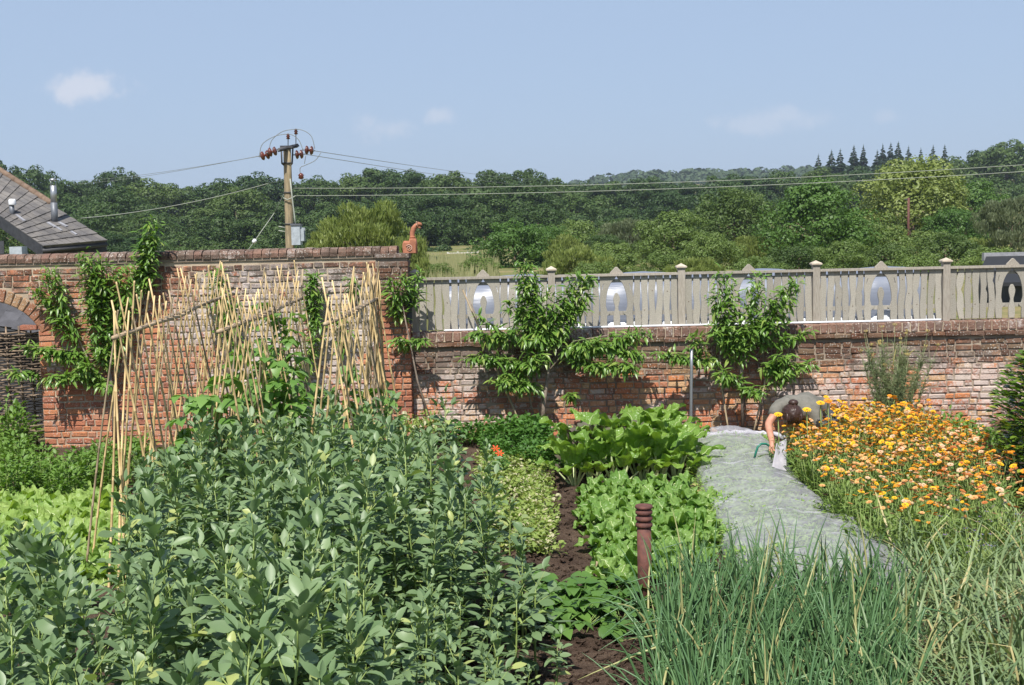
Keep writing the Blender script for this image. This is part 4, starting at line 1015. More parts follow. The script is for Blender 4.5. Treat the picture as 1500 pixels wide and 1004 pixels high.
peach('straggling peach shoots at the corner of the brick pier and the fence',
 [([(640, 645, 0), (612, 560, -.05), (600, 500, -.1), (588, 440, -.1)], .016)],
 [(585, 475, 574, 408, 60, .07, -.1), (588, 455, 592, 400, 30, .05, -.1), (598, 505, 582, 497, 65, .07, -.1), (602, 500, 622, 498, 50, .06, 0), (600, 440, 616, 396, 40, .05, .1), (606, 450, 612, 425, 40, .04, .1)])
peach('broad fan trained peach tree left of centre, topping the fence at one shoot',
 [([(793, 640, 0), (797, 590, 0), (803, 545, 0), (806, 500, 0)], .036), ([(770, 640, .05), (742, 570, .05), (700, 470, .03), (688, 440, 0)], .013), ([(790, 640, .06), (770, 560, .05), (757, 470, .03)], .014), ([(803, 545, 0), (840, 500, 0), (900, 490, 0)], .014)],
 [(790, 520, 768, 382, 110, .11, 0), (770, 520, 775, 420, 70, .12, 0), (800, 520, 800, 420, 75, .13, 0), (805, 510, 848, 400, 85, .11, 0), (820, 500, 868, 405, 60, .08, 0), (812, 510, 800, 450, 90, .13, 0),
  (820, 520, 942, 486, 100, .11, -.1), (830, 530, 930, 538, 95, .10, -.12), (830, 515, 880, 500, 95, .13, -.08), (800, 540, 700, 522, 60, .08, -.05), (790, 565, 735, 560, 95, .09, -.12), (770, 545, 728, 556, 70, .09, -.1), (760, 500, 690, 488, 75, .08, -.05), (740, 520, 680, 525, 40, .05, -.05), (750, 500, 700, 460, 30, .04, 0), (860, 500, 935, 520, 90, .10, -.1), (775, 480, 745, 440, 50, .10, 0), (810, 470, 850, 440, 80, .13, 0), (770, 540, 790, 520, 90, .13, -.1), (720, 500, 760, 480, 60, .08, -.05), (838, 585, 835, 575, 40, .04, -.05), (800, 480, 775, 500, 80, .1, -.1)])
peach('fan trained peach tree right of centre, with two tied stems above the white net',
 [([(1088, 632, 0), (1087, 560, 0), (1084, 480, 0), (1082, 430, 0)], .026), ([(1107, 632, .03), (1122, 575, .02), (1142, 530, 0)], .014), ([(1066, 625, .02), (1058, 560, .02), (1052, 500, 0)], .014)],
 [(1080, 540, 1058, 400, 90, .12, 0), (1070, 520, 1045, 432, 80, .10, 0), (1090, 520, 1108, 400, 75, .12, 0), (1110, 520, 1162, 408, 90, .11, 0), (1105, 500, 1140, 430, 80, .13, 0), (1085, 530, 1075, 470, 90, .14, 0),
  (1060, 530, 962, 518, 65, .07, -.1), (1030, 520, 1015, 490, 50, .08, -.08), (1110, 540, 1190, 533, 55, .06, -.08), (1120, 510, 1188, 482, 50, .05, -.08), (1085, 565, 1112, 575, 80, .07, -.12), (1080, 560, 1055, 545, 70, .09, -.1), (1120, 545, 1150, 520, 85, .12, -.08), (1090, 500, 1120, 470, 100, .14, -.05), (1060, 500, 1050, 480, 80, .12, -.05), (1130, 560, 1160, 540, 60, .09, -.1)])
def wall_sticks():
    def stick(name, label, a, b, r, mat, cat):
        mb = MB(); n = 5; tube(mb, [a.lerp(b, i/n) for i in range(n+1)], r, 8); tag(mb.obj(name, mat), label, cat)
    a = P(1012, 645, 16.1); a.z = 0; stick('steel_pole', 'straight grey metal pole standing before the wall left of the tied peach', a, P(1013, 512, 16.1), .022, MT['metal'], 'pole')
    stick('support_cane', 'thin cane leaning right beside the bending person', P(1104, 634, 16.15), P(1124, 545, 16.3), .013, MT['cane_old'], 'cane')
    stick('support_cane', 'thin cane leaning left at the foot of the tied peach stems', P(1067, 630, 16.2), P(1056, 560, 16.35), .013, MT['cane_old'], 'cane')
    stick('support_cane', 'long thin cane slanting across the wall left of the broad peach', P(772, 645, 16.2), P(678, 425, 16.45), .012, MT['cane_old'], 'cane')
wall_sticks()

# ------------------------------------------------------------------ bamboo canes in three ridge rows
def cane_mesh(seed, L, mat):
    rn = random.Random(seed); mb = MB(); pts = []; rd = []; z = 0; bx, by = rn.uniform(-.02, .02), rn.uniform(-.02, .02)
    r0_ = rn.uniform(.010, .014)
    while z < L:
        s = z/L
        for dz, k in ((-.006, 1.0), (0, 1.25), (.006, 1.0)):
            pts.append((bx*math.sin(s*3.1), by*math.sin(s*3.1), z+dz)); rd.append(r0_*k*(1-.35*s))
        z += rn.uniform(.20, .30)
    pts.append((0, 0, L)); rd.append(r0_*.6)
    tube(mb, pts, rd, 6); return mb.mesh('bamboo_cane', mat)
CANES = [cane_mesh(s, 2.45, MT['cane'] if s < 7 else MT['cane_old']) for s in range(9)]
def cane(a, b, L, label, group):
    d = (b-a).normalized(); m = Matrix.Translation(a) @ d.to_track_quat('Z', 'Y').to_matrix().to_4x4() @ Matrix.Diagonal((1, 1, L/2.45, 1))
    o = link('bamboo_cane', random.choice(CANES), None, m); return tag(o, label, 'cane', group)
ROWS = [('left', (172, 493), (330, 434), 10.1, 14.6, 20, .32), ('middle', (325, 484), (442, 437), 10.5, 14.0, 18, .32), ('right', (480, 473), (552, 438), 10.9, 13.6, 14, .30)]
def cane_rows():
    for (nm, p0, p1, Y0, Y1, n, hw) in ROWS:
        a, b = P(*p0, Y0), P(*p1, Y1); ax = (b-a).normalized(); sd_ = V((ax.y, -ax.x, 0)).normalized()
        mb = MB(); m = a.lerp(b, .5)+V((0, 0, -.03)); ends = [a-ax*.12, a.lerp(b, .25)+V((0, 0, U(-.02, .01))), m, a.lerp(b, .75)+V((0, 0, U(-.03, .01))), b+ax*.1]
        tube(mb, ends, [.020, .018, .018, .016, .013], 7); tag(mb.obj('ridge_pole', MT['twig']), f'long crooked stick tied as ridge along the {nm} row of bean canes', 'stick')
        lb = f'upright bamboo cane crossed and tied in the {nm} row of bean supports'
        for i in range(n):
            s = (i+U(-.12, .12))/(n-1); c = a.lerp(b, min(1.02, max(-.02, s)))
            for sg in (-1, 1):
                f = c+sd_*sg*(hw+U(-.08, .08))+ax*U(-.16, .16); f.z = 0
                q = c+sd_*sg*.016+V((0, 0, U(-.01, .03)))
                cane(f, q, (q-f).length+U(.12, .46), lb, f'bamboo canes of the {nm} bean row')
            mb = MB(); tube(mb, [c-ax*.010+V((0, 0, -.010)), c+ax*.010+V((0, 0, .010))], .021, 7); tag(mb.obj('twine_tie', MT['twine']), f'dark twine binding a cane crossing on the {nm} ridge stick', 'tie', f'ties along the {nm} ridge')
        if nm == 'right':
            for k in range(18):
                f = b+V((U(-.30, .16), U(-.3, .3), 0)); f.z = 0; q = b+V((U(-.07, .05), U(-.05, .05), .05))
                cane(f, q, 2.36+U(-.18, .1), 'bamboo cane in the tight tied bundle ending the right bean row', 'bundled canes at the end of the right row')
        if nm == 'left':
            for (u, v, uu, vv) in ((155, 792, 170, 418), (168, 760, 190, 425), (180, 740, 165, 420)):
                f = P(u, v, 9.7); cane(V((f.x, f.y, 0)), P(uu, vv, 10.3), 2.32, 'bamboo cane at the near end of the left bean row', 'near end canes of the left row')
cane_rows()
# runner beans climbing the middle and right rows
def tri_leaf(seed, mat, l0=.11):
    mb = MB(); d0 = V((0, 1, .35)).normalized(); tube(mb, [(0, 0, 0), (0, .07, .02)], .003, 4)
    rn = random.Random(seed)
    for a, o in ((0, .07), (1.25, .05), (-1.25, .05)):
        d = V((math.sin(a), math.cos(a), rn.uniform(-.3, .15))); leaf(mb, (0, o, .02), d, (rn.uniform(-.2, .2), -.2, 1), l0*rn.uniform(.9, 1.15), l0*.85, HEART, .6, .2)
    return mb.mesh('leaf', mat)
RUN = [tri_leaf(s, MT['runner']) for s in range(5)]
def runner(x, y, h, n, lab, grp, spread=.22):
    t = thing('runner_bean', lab, 'bean plant', (x, y, 0), 0, grp)
    mb = MB(); pts = [(.05*math.cos(k*.9), .05*math.sin(k*.9), h*k/14) for k in range(15)]; tube(mb, pts, .005, 5); mb.obj('vine', MT['stem_g'], t)
    for k in range(n):
        z = h*U(.2, 1.0)**.8; a = U(0, 6.28); r = U(.02, spread)*(1.1-.6*z/h)
        link('leaf', random.choice(RUN), t, Matrix.Translation((r*math.cos(a), r*math.sin(a), z)) @ Matrix.Rotation(a-1.57+U(-.6, .6), 4, 'Z') @ Matrix.Rotation(U(-1.0, .1), 4, 'X') @ Matrix.Scale(U(.75, 1.35), 4))
def runners():
    for (nm, p0, p1, Y0, Y1, n, hw) in ROWS[1:]:
        a, b = P(*p0, Y0), P(*p1, Y1)
        for i in range(11 if nm == 'middle' else 8):
            c = a.lerp(b, (i+U(.1, .9))/(11 if nm == 'middle' else 8)); sg = random.choice((-1, 1))
            h = U(1.2, 2.1) if nm == 'middle' else U(.9, 1.5)
            runner(c.x+sg*U(.1, .35), c.y+U(-.1, .1), h, int(20*h)+5, f'young runner bean plant climbing the {nm} row of canes', f'runner beans on the {nm} canes')
    a, b = P(*ROWS[0][1], ROWS[0][3]), P(*ROWS[0][2], ROWS[0][4])
    for i in range(4):
        c = a.lerp(b, .55+.13*i); runner(c.x+U(.1, .4), c.y, U(.5, .9), 9, 'small runner bean plant at the foot of the left row of canes', 'runner beans on the left canes')
runners()

# ------------------------------------------------------------------ broad beans in front
def fava_leaf(seed, upright=False):
    rn = random.Random(seed); mb = MB()
    L = rn.uniform(.10, .15); tilt = .95 if upright else rn.uniform(.1, .75)
    ax = V((0, math.cos(tilt), math.sin(tilt)))
    pts = [V((0, 0, 0)), ax*L*.5, ax*L+V((0, 0, -.006))]; tube(mb, pts, [.0035, .003, .002], 4, 1)
    npair = 2 if rn.random() < .4 else 3
    for k in range(npair):
        s = .25+.75*k/max(1, npair-1); p = ax*L*s
        for sg in (-1, 1):
            d = (V((sg*rn.uniform(.7, 1.0), rn.uniform(.35, .8), rn.uniform(-.25, .55)+(.5 if upright else 0)))).normalized()
            if upright: d = (d*V((.6, 1, 1))).normalized() if False else V((d.x*.5, d.y, d.z)).normalized()
            n = V((-sg*rn.uniform(-.2, .8), -rn.uniform(-.1, .9), 1))
            l = rn.uniform(.074, .134)*(1-.12*abs(k-1)); l *= .82 if upright else 1
            leaf(mb, p, d, n, l, l*rn.uniform(.40, .53), ELLIP, rn.uniform(-.3, 1.05), rn.uniform(.05, .6), 0)
    return mb
FL = [fava_leaf(s).mesh('leaf', [MT['fava'], MT['stem_g']]) for s in range(8)]
FU = [fava_leaf(50+s, True).mesh('leaf', [MT['fava'], MT['stem_g']]) for s in range(4)]
def fava_proto(seed, H=1.15, low=True):
    rn = random.Random(seed); pr = []
    mb = MB(); bx, by = rn.uniform(-.06, .06), rn.uniform(-.06, .06)
    def at(z): s = z/H; return V((bx*s*s, by*s*s, z))
    tube(mb, [at(H*i/6) for i in range(7)], [.008, .008, .0075, .007, .006, .005, .003], 4); pr.append(('stem', mb.mesh('stem', MT['stem_g']), Matrix(), None))
    n = int(H/.056); lowm = MB(); ang = rn.uniform(0, 6.28)
    for k in range(n):
        z = .16+(H-.17)*(k/(n-1))**.85; ang += 3.14+rn.uniform(-.7, .7)
        q = k/(n-1)
        src = FU if q > .84 or (q > .6 and rn.random() < .3) else FL
        m = Matrix.Translation(at(z)) @ Matrix.Rotation(ang, 4, 'Z') @ Matrix.Rotation(lerp(-.35, .35, q)+rn.uniform(-.2, .2), 4, 'X') @ Matrix.Scale(rn.uniform(.9, 1.2)*(1 if q < .9 else .8), 4)
        me = rn.choice(src)
        if k >= n-9: pr.append(('leaf', me, m, None))
        else:
            lowm.add([m @ v.co for v in me.vertices], [tuple(p.vertices) for p in me.polygons]); 
            lowm.m[-len(me.polygons):] = [p.material_index for p in me.polygons]
    for k in range(3):
        a = rn.uniform(0, 6.28); z = rn.uniform(.25, .5); p = at(z)
        tube(lowm, [p, p+V((.05*math.cos(a), .05*math.sin(a), .03)), p+V((.11*math.cos(a), .11*math.sin(a), .02))], [.004, .010, .003], 6, 1)
    pr.append(('foliage', lowm.mesh('foliage', [MT['fava'], MT['stem_g']]), Matrix(), 'stuff'))
    return pr
FP = [fava_proto(s, 1.12+.06*(s % 3)) for s in range(7)]
FS = [fava_proto(30+s, .62) for s in range(3)]
BEAN_SKY = [(0, 792), (30, 745), (60, 760), (95, 790), (150, 800), (185, 720), (195, 655), (240, 640), (300, 622), (350, 606), (420, 596), (470, 588), (520, 585), (565, 582), (600, 618), (630, 626), (650, 610), (690, 636), (715, 660), (720, 700), (735, 780), (790, 800), (835, 850)]
def beans():
    lab = 'grey green broad bean plant in the dense bed filling the left foreground'; grp = 'broad beans in the left bed'; n = 0
    y = 3.6
    while y < 11.8:
        x = -4.2+U(0, .2)
        while x < .55:
            px_, py_ = x+U(-.1, .1), y+U(-.1, .1)
            right = interp([(3.5, -.12), (6.2, -.20), (7.2, .05), (8.0, .40), (8.5, .36), (9.1, -.1), (9.6, -.42), (11, -.55), (12, -.7)], py_)
            if px_ < right:
                hr = min(1, (right-px_)/.75); h = lerp(.52, 1.15, hr**.7) if py_ < 9 else lerp(.9, 1.2, hr)
                h *= U(.9, 1.1)*(1+.30*fbm((px_*1.1, py_*.9, 3.3), 2)); u, v = Q((px_, py_, h+.06))
                if -70 < u < 860 and v < 1180:
                    sk = interp(BEAN_SKY, u)
                    if v < sk and sk-v < 30:
                        h *= .86; u, v = Q((px_, py_, h+.06))
                    if v > sk-6:
                        pr = random.choice(FS if h < .72 else FP); H0 = .62 if h < .72 else 1.18
                        lb, gp = lab, grp
                        if py_ > 8.9: lb, gp = 'broad bean plant at the back of the left bed, just before the bean canes', 'broad beans before the canes'
                        elif right-px_ < .5: lb, gp = 'low broad bean plant along the right edge of its bed beside bare soil', 'broad beans along the soil edge'
                        inst(pr, 'broad_bean', lb, 'bean plant', (px_, py_, 0), U(0, 6.28), gp, h/H0, (U(-.09, .09), U(-.09, .09))); n += 1
            x += .275
        y += .275
    print('fava', n)
    for (u, v, h, lb) in ((650, 606, 1.25, 'tall broad bean plant standing out against the brick wall'), (716, 655, .95, 'broad bean plant at the far right corner of its bed'), (745, 745, .62, 'stray young broad bean among the pale seedlings'), (815, 945, .42, 'single young broad bean plant on bare soil at the bottom'), (770, 985, .25, 'tiny broad bean plant at the bottom edge of the soil')):
        g = G(u, v, h); inst(random.choice(FP if h > .7 else FS), 'broad_bean', lb, 'bean plant', (g.x, g.y, 0), U(0, 6), None, h/(1.18 if h > .7 else .62))
beans()

# ------------------------------------------------------------------ onions and garlic
def blades(seed, n, L, r, lean, bend, mat, flat=False, kink=.25):
    rn = random.Random(seed); mb = MB()
    for k in range(n):
        a = rn.uniform(0, 6.28); ln = rn.uniform(.03, lean); l = L*rn.uniform(.65, 1.12)
        d = V((math.cos(a)*ln, math.sin(a)*ln, 1)).normalized(); p = V((.012*math.cos(a), .012*math.sin(a), .02)); pts = [p.copy()]
        bd = rn.uniform(.2, 1)*bend; kk = rn.randint(3, 6) if rn.random() < kink else 99
        for i in range(8):
            d = (d+V((math.cos(a), math.sin(a), -.7))*bd*(.05+.05*i)).normalized()
            if i == kk: d = (d+V((math.cos(a), math.sin(a), -1.3))).normalized()
            p = p+d*l/8; pts.append(p.copy())
        if flat:
            sd_ = V((-math.sin(a), math.cos(a), 0)); w_ = [.4, .9, 1, 1, .95, .85, .7, .45, .05]; vs = []
            for q, ww in zip(pts, w_): vs += [q+sd_*r*ww, q-V((math.cos(a), math.sin(a), 0))*r*.0+V((0, 0, -r*.35*ww)), q-sd_*r*ww]
            mb.add(vs, [f for i in range(8) for f in ((i*3, i*3+1, i*3+4, i*3+3), (i*3+1, i*3+2, i*3+5, i*3+4))])
        else: tube(mb, pts, [r*q for q in (.9, 1, 1, .95, .85, .7, .55, .35, .06)], 5, 0, False)
    return mb.mesh('leaves', mat)
mb = MB(); lathe(mb, [(.012, -.02), (.018, .0), (.014, .03), (.010, .07)], (0, 0, 0), 8); NECK = mb.mesh('neck', MT['root'])
ON = [[('neck', NECK, Matrix(), None), ('leaves', blades(s, 9, .70, .0095, .22, .30, MT['onion']), Matrix(), 'stuff')] for s in range(6)]
ONF = [[('neck', NECK, Matrix(), None), ('leaves', blades(20+s, 9, .70, .009, .7, 1.0, MT['onion']), Matrix(), 'stuff')] for s in range(3)]
GA = [[('neck', NECK, Matrix(), None), ('leaves', blades(40+s, 12, .72, .0085, .55, .75, MT['garlic'], True, .4), Matrix(), 'stuff')] for s in range(6)]
def alliums():
    lab = 'upright blue green onion plant in the block at the front right'; n = 0
    y = 4.7
    while y < 8.7:
        x = .75
        while x < 4.8:
            px_, py_ = x+U(-.05, .05), y+U(-.05, .05); x += .155
            lft = interp([(4.7, .62), (6.5, .72), (7.4, .84), (8.7, .92)], py_); rgt = interp([(4.7, 1.42), (6.4, 2.05), (7.6, 2.45), (8.7, 2.75)], py_)
            u, v = Q((px_, py_, .6))
            if px_ < lft or u > 1540 or v > 1200: continue
            if px_ < rgt+U(-.15, .15):
                if py_ > 8.6: continue
                edge = px_ < lft+.18
                if random.random() < .08: continue
                inst(random.choice(ONF if edge and random.random() < .6 else ON), 'onion', lab if not edge else 'floppy onion plant on the soil edge of the front right block', 'onion', (px_, py_, 0), U(0, 6.28), 'onions in the front right block' if not edge else 'onions along the soil edge', U(.85, 1.15), (U(-.1, .1), U(-.1, .1))); n += 1
            elif random.random() < .62:
                inst(random.choice(GA), 'garlic', 'yellowing garlic plant with drooping leaves at the right front', 'garlic', (px_, py_, 0), U(0, 6.28), 'garlic at the right front', U(.85, 1.2), (U(-.12, .12), U(-.12, .12))); n += 1
        y += .155
    for k in range(24):
        u = U(1310, 1510); g = G(u, U(735, 800), .5)
        inst(random.choice(GA), 'garlic', 'pale garlic plant at the back edge beside the marigolds', 'garlic', (g.x, g.y, 0), U(0, 6.28), 'garlic beside the marigolds', U(.8, 1.1), (U(-.15, .15), U(-.15, .15)))
    print('allium', n)
alliums()

# ------------------------------------------------------------------ chard, spinach, lettuce
def blade_leaf(seed, mat, L, W_, pet, ruff, curl, fold=.25, rows=11, cols=8):
    """broad crinkled leaf on a stalk that rises from the origin and leans to +y"""
    rn = random.Random(seed); mb = MB()
    a0 = rn.uniform(.15, .3); d = V((0, math.sin(a0), math.cos(a0)))
    pts = [V((0, 0, 0)), d*pet*.5, d*pet]
    if pet > 0: tube(mb, pts, [.016, .013, .009], 5, 1, False)
    p = pts[-1].copy(); vs = []; ang = a0
    for i in range(rows+1):
        s = i/rows; wv = (math.sin(math.pi*min(1, (.08+s*.92))**.8))**.7*W_/2 if s < 1 else .01
        wv = max(wv, .012)
        dd = V((0, math.sin(ang), math.cos(ang))); nn = V((0, -math.cos(ang), math.sin(ang)))
        for j in range(cols+1):
            q = (j/cols-.5)*2; e = abs(q)
            h = fold*e*wv + ruff*(math.sin(i*1.25+q*2.2+seed)*e*e*1.1 + .95*fbm((i*.75, j*.8, seed*3.1), 3))
            vs.append(p+V((1, 0, 0))*q*wv*(1+.08*math.sin(i*1.5+seed+q*3)*e)+nn*h)
        p = p+dd*L/rows; ang += curl/rows*(1+s*1.5)
    fs = []; ms = []
    for i in range(rows):
        for j in range(cols): fs.append((i*(cols+1)+j, i*(cols+1)+j+1, (i+1)*(cols+1)+j+1, (i+1)*(cols+1)+j))
    mb.add(vs, fs, 0)
    rib = [v+V((0, -.006, .004)) for v in vs[cols//2::cols+1]][:rows-1]
    tube(mb, rib, [lerp(.0055, .0015, i/(len(rib)-1)) for i in range(len(rib))], 4, 1, False)
    return mb.mesh('leaf', [mat, MT['petiole']])
def rosette(meshes, n, tilt0, tilt1, s0=.8, s1=1.2, seed=0):
    rn = random.Random(seed); pr = []
    for k in range(n):
        q = k/n; a = k*2.4+rn.uniform(-.4, .4)
        pr.append(('leaf', rn.choice(meshes), Matrix.Rotation(a, 4, 'Z') @ Matrix.Translation((0, .02+.03*q, 0)) @ Matrix.Rotation(-lerp(tilt0, tilt1, q)+rn.uniform(-.15, .15), 4, 'X') @ Matrix.Scale(lerp(s1, s0, q)*rn.uniform(.9, 1.1), 4), None))
    return pr
CHL = [blade_leaf(s, MT['chard'], .36, .24, .28, .030, .75) for s in range(5)]
SPL = [blade_leaf(20+s, MT['spin'], .20, .155, .09, .030, 1.1) for s in range(5)]
LEL = [blade_leaf(40+s, MT['lettuce'], .22, .19, .04, .040, 1.3) for s in range(5)]
CHP = [rosette(CHL, 9, .0, .75, .75, 1.05, s) for s in range(4)]
SPP = [rosette(SPL, 12, .05, 1.0, .8, 1.15, 10+s) for s in range(4)]
LEP = [rosette(LEL, 11, .0, 1.05, .85, 1.2, 20+s) for s in range(4)]
def leafy():
    for i, (u, v) in enumerate(((842, 712), (872, 708), (905, 712), (938, 708), (965, 706), (990, 703), (852, 690), (884, 686), (915, 684), (945, 682), (972, 680), (992, 686), (925, 668), (955, 664), (978, 670))):
        g = G(u, v, 0); inst(CHP[i % 4], 'chard', 'big leafy swiss chard plant with white stalks in the middle bed', 'chard', (g.x, g.y, 0), U(0, 6), 'chard in the middle bed', U(1.05, 1.28)*(.8 if u < 850 else 1))
    y = 9.75
    while y < 13.1:
        x = .88
        while x < 2.1:
            px_, py_ = x+U(-.07, .07), y+U(-.07, .07); u, v = Q((px_, py_, 0)); x += .26
            rg = interp([(9.7, 1.45), (10.6, 1.75), (12, 1.95), (13, 1.9)], py_)
            if 728 < v and px_ < rg and v < 865: inst(random.choice(SPP), 'leaf_beet', 'crinkled leaf beet plant in the low block in front of the chard', 'vegetable', (px_, py_, 0), U(0, 6), 'leaf beet in front of the chard', U(.85, 1.15))
        y += .26
    g = G(905, 868, 0); inst(SPP[1], 'leaf_beet', 'leaf beet plant nearest the clay pipe at the front of its block', 'vegetable', (g.x, g.y, 0), 1, None, 1.0)
    y = 8.5
    while y < 12.8:
        x = -5.6
        while x < -2.8:
            px_, py_ = x+U(-.08, .08), y+U(-.08, .08); x += .30
            u, v = Q((px_, py_, .28))
            if -60 < u < interp([(690, 130), (720, 185), (800, 175), (830, 100)], v) and 692 < v < 850:
                inst(random.choice(LEP), 'lettuce', 'pale green lettuce in the bed at the left edge', 'lettuce', (px_, py_, 0), U(0, 6), 'lettuces at the left', U(.95, 1.3))
        y += .30
leafy()

# ------------------------------------------------------------------ bushy small plants
def bush_mesh(seed, n, rx, h, l, w_, mat, prof=OVATE, stems=6, low=.05, zpow=1.0, name='foliage'):
    rn = random.Random(seed); mb = MB()
    for k in range(n):
        a = rn.uniform(0, 6.28); r = rx*math.sqrt(rn.random()); z = low+(h-low)*rn.random()**zpow*(1-.35*(r/rx)**2)
        d = V((math.cos(a)*rn.uniform(.2, 1), math.sin(a)*rn.uniform(.2, 1), rn.uniform(-.2, .9))).normalized()
        nn = V((rn.uniform(-.5, .5), rn.uniform(-.6, .4), 1)); ll = l*rn.uniform(.65, 1.25)
        leaf(mb, (r*math.cos(a), r*math.sin(a), z), d, nn, ll, ll*w_, prof[::2]+(prof[-1],) if n > 500 else prof, rn.uniform(0, .8), .25)
    return mb.mesh(name, mat)
def stems_mesh(seed, n, rx, h, mat, r=.004):
    rn = random.Random(seed); mb = MB()
    for k in range(n):
        a = rn.uniform(0, 6.28); q = rx*rn.random()
        tube(mb, [(q*.3*math.cos(a), q*.3*math.sin(a), -.01), (q*.7*math.cos(a), q*.7*math.sin(a), h*.5), (q*math.cos(a), q*math.sin(a), h*rn.uniform(.75, 1))], [r, r*.8, r*.4], 4)
    return mb.mesh('stems', mat)
HB = [[('stems', stems_mesh(s, 8, .14, .45, MT['stem_g']), Matrix(), 'stuff'), ('foliage', bush_mesh(s, 240, .20, .52, .065, .55, MT['herb']), Matrix(), 'stuff')] for s in range(4)]
PA = [[('stems', stems_mesh(10+s, 6, .08, .16, MT['stem_g'], .002), Matrix(), 'stuff'), ('foliage', bush_mesh(10+s, 220, .14, .22, .035, .8, MT['parsley']), Matrix(), 'stuff')] for s in range(3)]
SE = [[('stems', stems_mesh(20+s, 5, .06, .10, MT['stem_g'], .002), Matrix(), 'stuff'), ('foliage', bush_mesh(20+s, 85, .12, .17, .036, .7, MT['pale']), Matrix(), 'stuff')] for s in range(4)]
KA = [[('stems', stems_mesh(40+s, 5, .08, .4, MT['kale'], .006), Matrix(), 'stuff'), ('foliage', bush_mesh(40+s, 120, .24, .62, .09, .7, MT['kale'], zpow=.7), Matrix(), 'stuff')] for s in range(3)]
SB = [tri_leaf(80+s, MT['straw_b'], .075) for s in range(4)]
def small_plants():
    for k in range(34):
        u = U(-20, 205); v = U(640, 688); g = G(u, v, .42)
        if u > 150 and v > 675: continue
        inst(random.choice(HB), 'mint_plant', 'bushy mint like herb in the row along the foot of the tall wall', 'herb', (g.x, min(g.y, 16.0), 0), U(0, 6), 'herbs along the tall wall', U(.8, 1.1))
    for k in range(9):
        u = U(205, 560); g = G(u, U(650, 662), .35); inst(random.choice(HB), 'mint_plant', 'herb plant half hidden behind the bean canes', 'herb', (g.x, min(g.y, 16.0), 0), U(0, 6), 'herbs behind the canes', U(.6, .9))
    for k, (u, v) in enumerate(((10, 590), (28, 615), (-5, 640), (15, 640))):
        g = P(u, v, 15.9); inst(HB[k % 4], 'currant_bush', 'leafy currant bush growing against the wattle hurdle', 'bush', (g.x, 15.9, 0), U(0, 6), 'currant bushes at the hurdle', (1.2, 1.2, (g.z+.12)/.5))
    for k in range(22):
        u = lerp(722, 812, random.random()); v = U(650, 678); g = G(u, v, .12)
        inst(random.choice(PA), 'parsley', 'dark green parsley plant at the far end of the seedling bed', 'herb', (g.x, g.y, 0), U(0, 6), 'parsley at the far end', U(.9, 1.3))
    for k in range(150):
        v = U(672, 812); cu_ = interp([(670, 750), (720, 754), (800, 768)], v); hw = interp([(670, 42), (720, 46), (800, 34)], v)
        u = U(cu_-hw, cu_+hw); g = G(u, v, .05)
        inst(random.choice(SE), 'seedling', 'small pale yellow green seedling in the narrow bed left of the soil path', 'seedling', (g.x, g.y, 0), U(0, 6), 'pale seedlings left of the path', U(.75, 1.25))
    for k in range(16):
        u = U(628, 800); p = P(u, 642, 15.9); inst(random.choice(PA), 'parsley', 'parsley plant in the strip right against the low wall', 'herb', (p.x, 15.9+U(-.5, .35), 0), U(0, 6), 'parsley along the low wall', U(1.2, 1.9))
    for k in range(12):
        g = G(U(1385, 1475), U(628, 655), .25); inst(random.choice(HB), 'mint_plant', 'leafy green herb between the marigolds and the low wall', 'herb', (g.x, min(16.1, g.y), 0), U(0, 6), 'herbs at the right of the low wall', U(.7, 1.0))
    for k in range(7):
        g = G(lerp(845, 935, k/6), U(618, 634), .5); inst(random.choice(KA), 'purple_kale', 'dull purple kale plant behind the chard', 'kale', (g.x, min(g.y, 16.1), 0), U(0, 6), 'purple kale behind the chard', U(.8, 1.05))
    g = G(585, 645, .3)
    for k in range(5):
        g = P(U(590, 650), 640, 15.9); inst(SE[k % 4], 'seeding_weed', 'yellowish seeding weed at the foot of the brick pier', 'weed', (g.x, 15.6+U(-.3, .4), 0), U(0, 6), 'yellow weeds at the pier', (1.5, 1.5, 3.0))
    # strawberries
    for k in range(24):
        u = U(765, 930); v = U(862, 905)+(10 if u < 860 else 0); g = G(u, v, .1)
        t = thing('strawberry_plant', 'dark green strawberry plant between the broad beans and the onions', 'plant', (g.x, g.y, 0), U(0, 6), 'strawberries at the front')
        for j in range(9):
            a = U(0, 6.28); r = U(.04, .14); link('leaf', random.choice(SB), t, Matrix.Translation((r*math.cos(a), r*math.sin(a), U(.08, .2))) @ Matrix.Rotation(a-1.57, 4, 'Z') @ Matrix.Rotation(U(-.5, .2), 4, 'X') @ Matrix.Scale(U(1.0, 1.6), 4))
        mb = MB()
        for j in range(6): a = U(0, 6.28); tube(mb, [(0, 0, 0), (.05*math.cos(a), .05*math.sin(a), .1), (.1*math.cos(a), .1*math.sin(a), .14)], .0025, 4)
        mb.obj('stalks', MT['stem_g'], t)
small_plants()
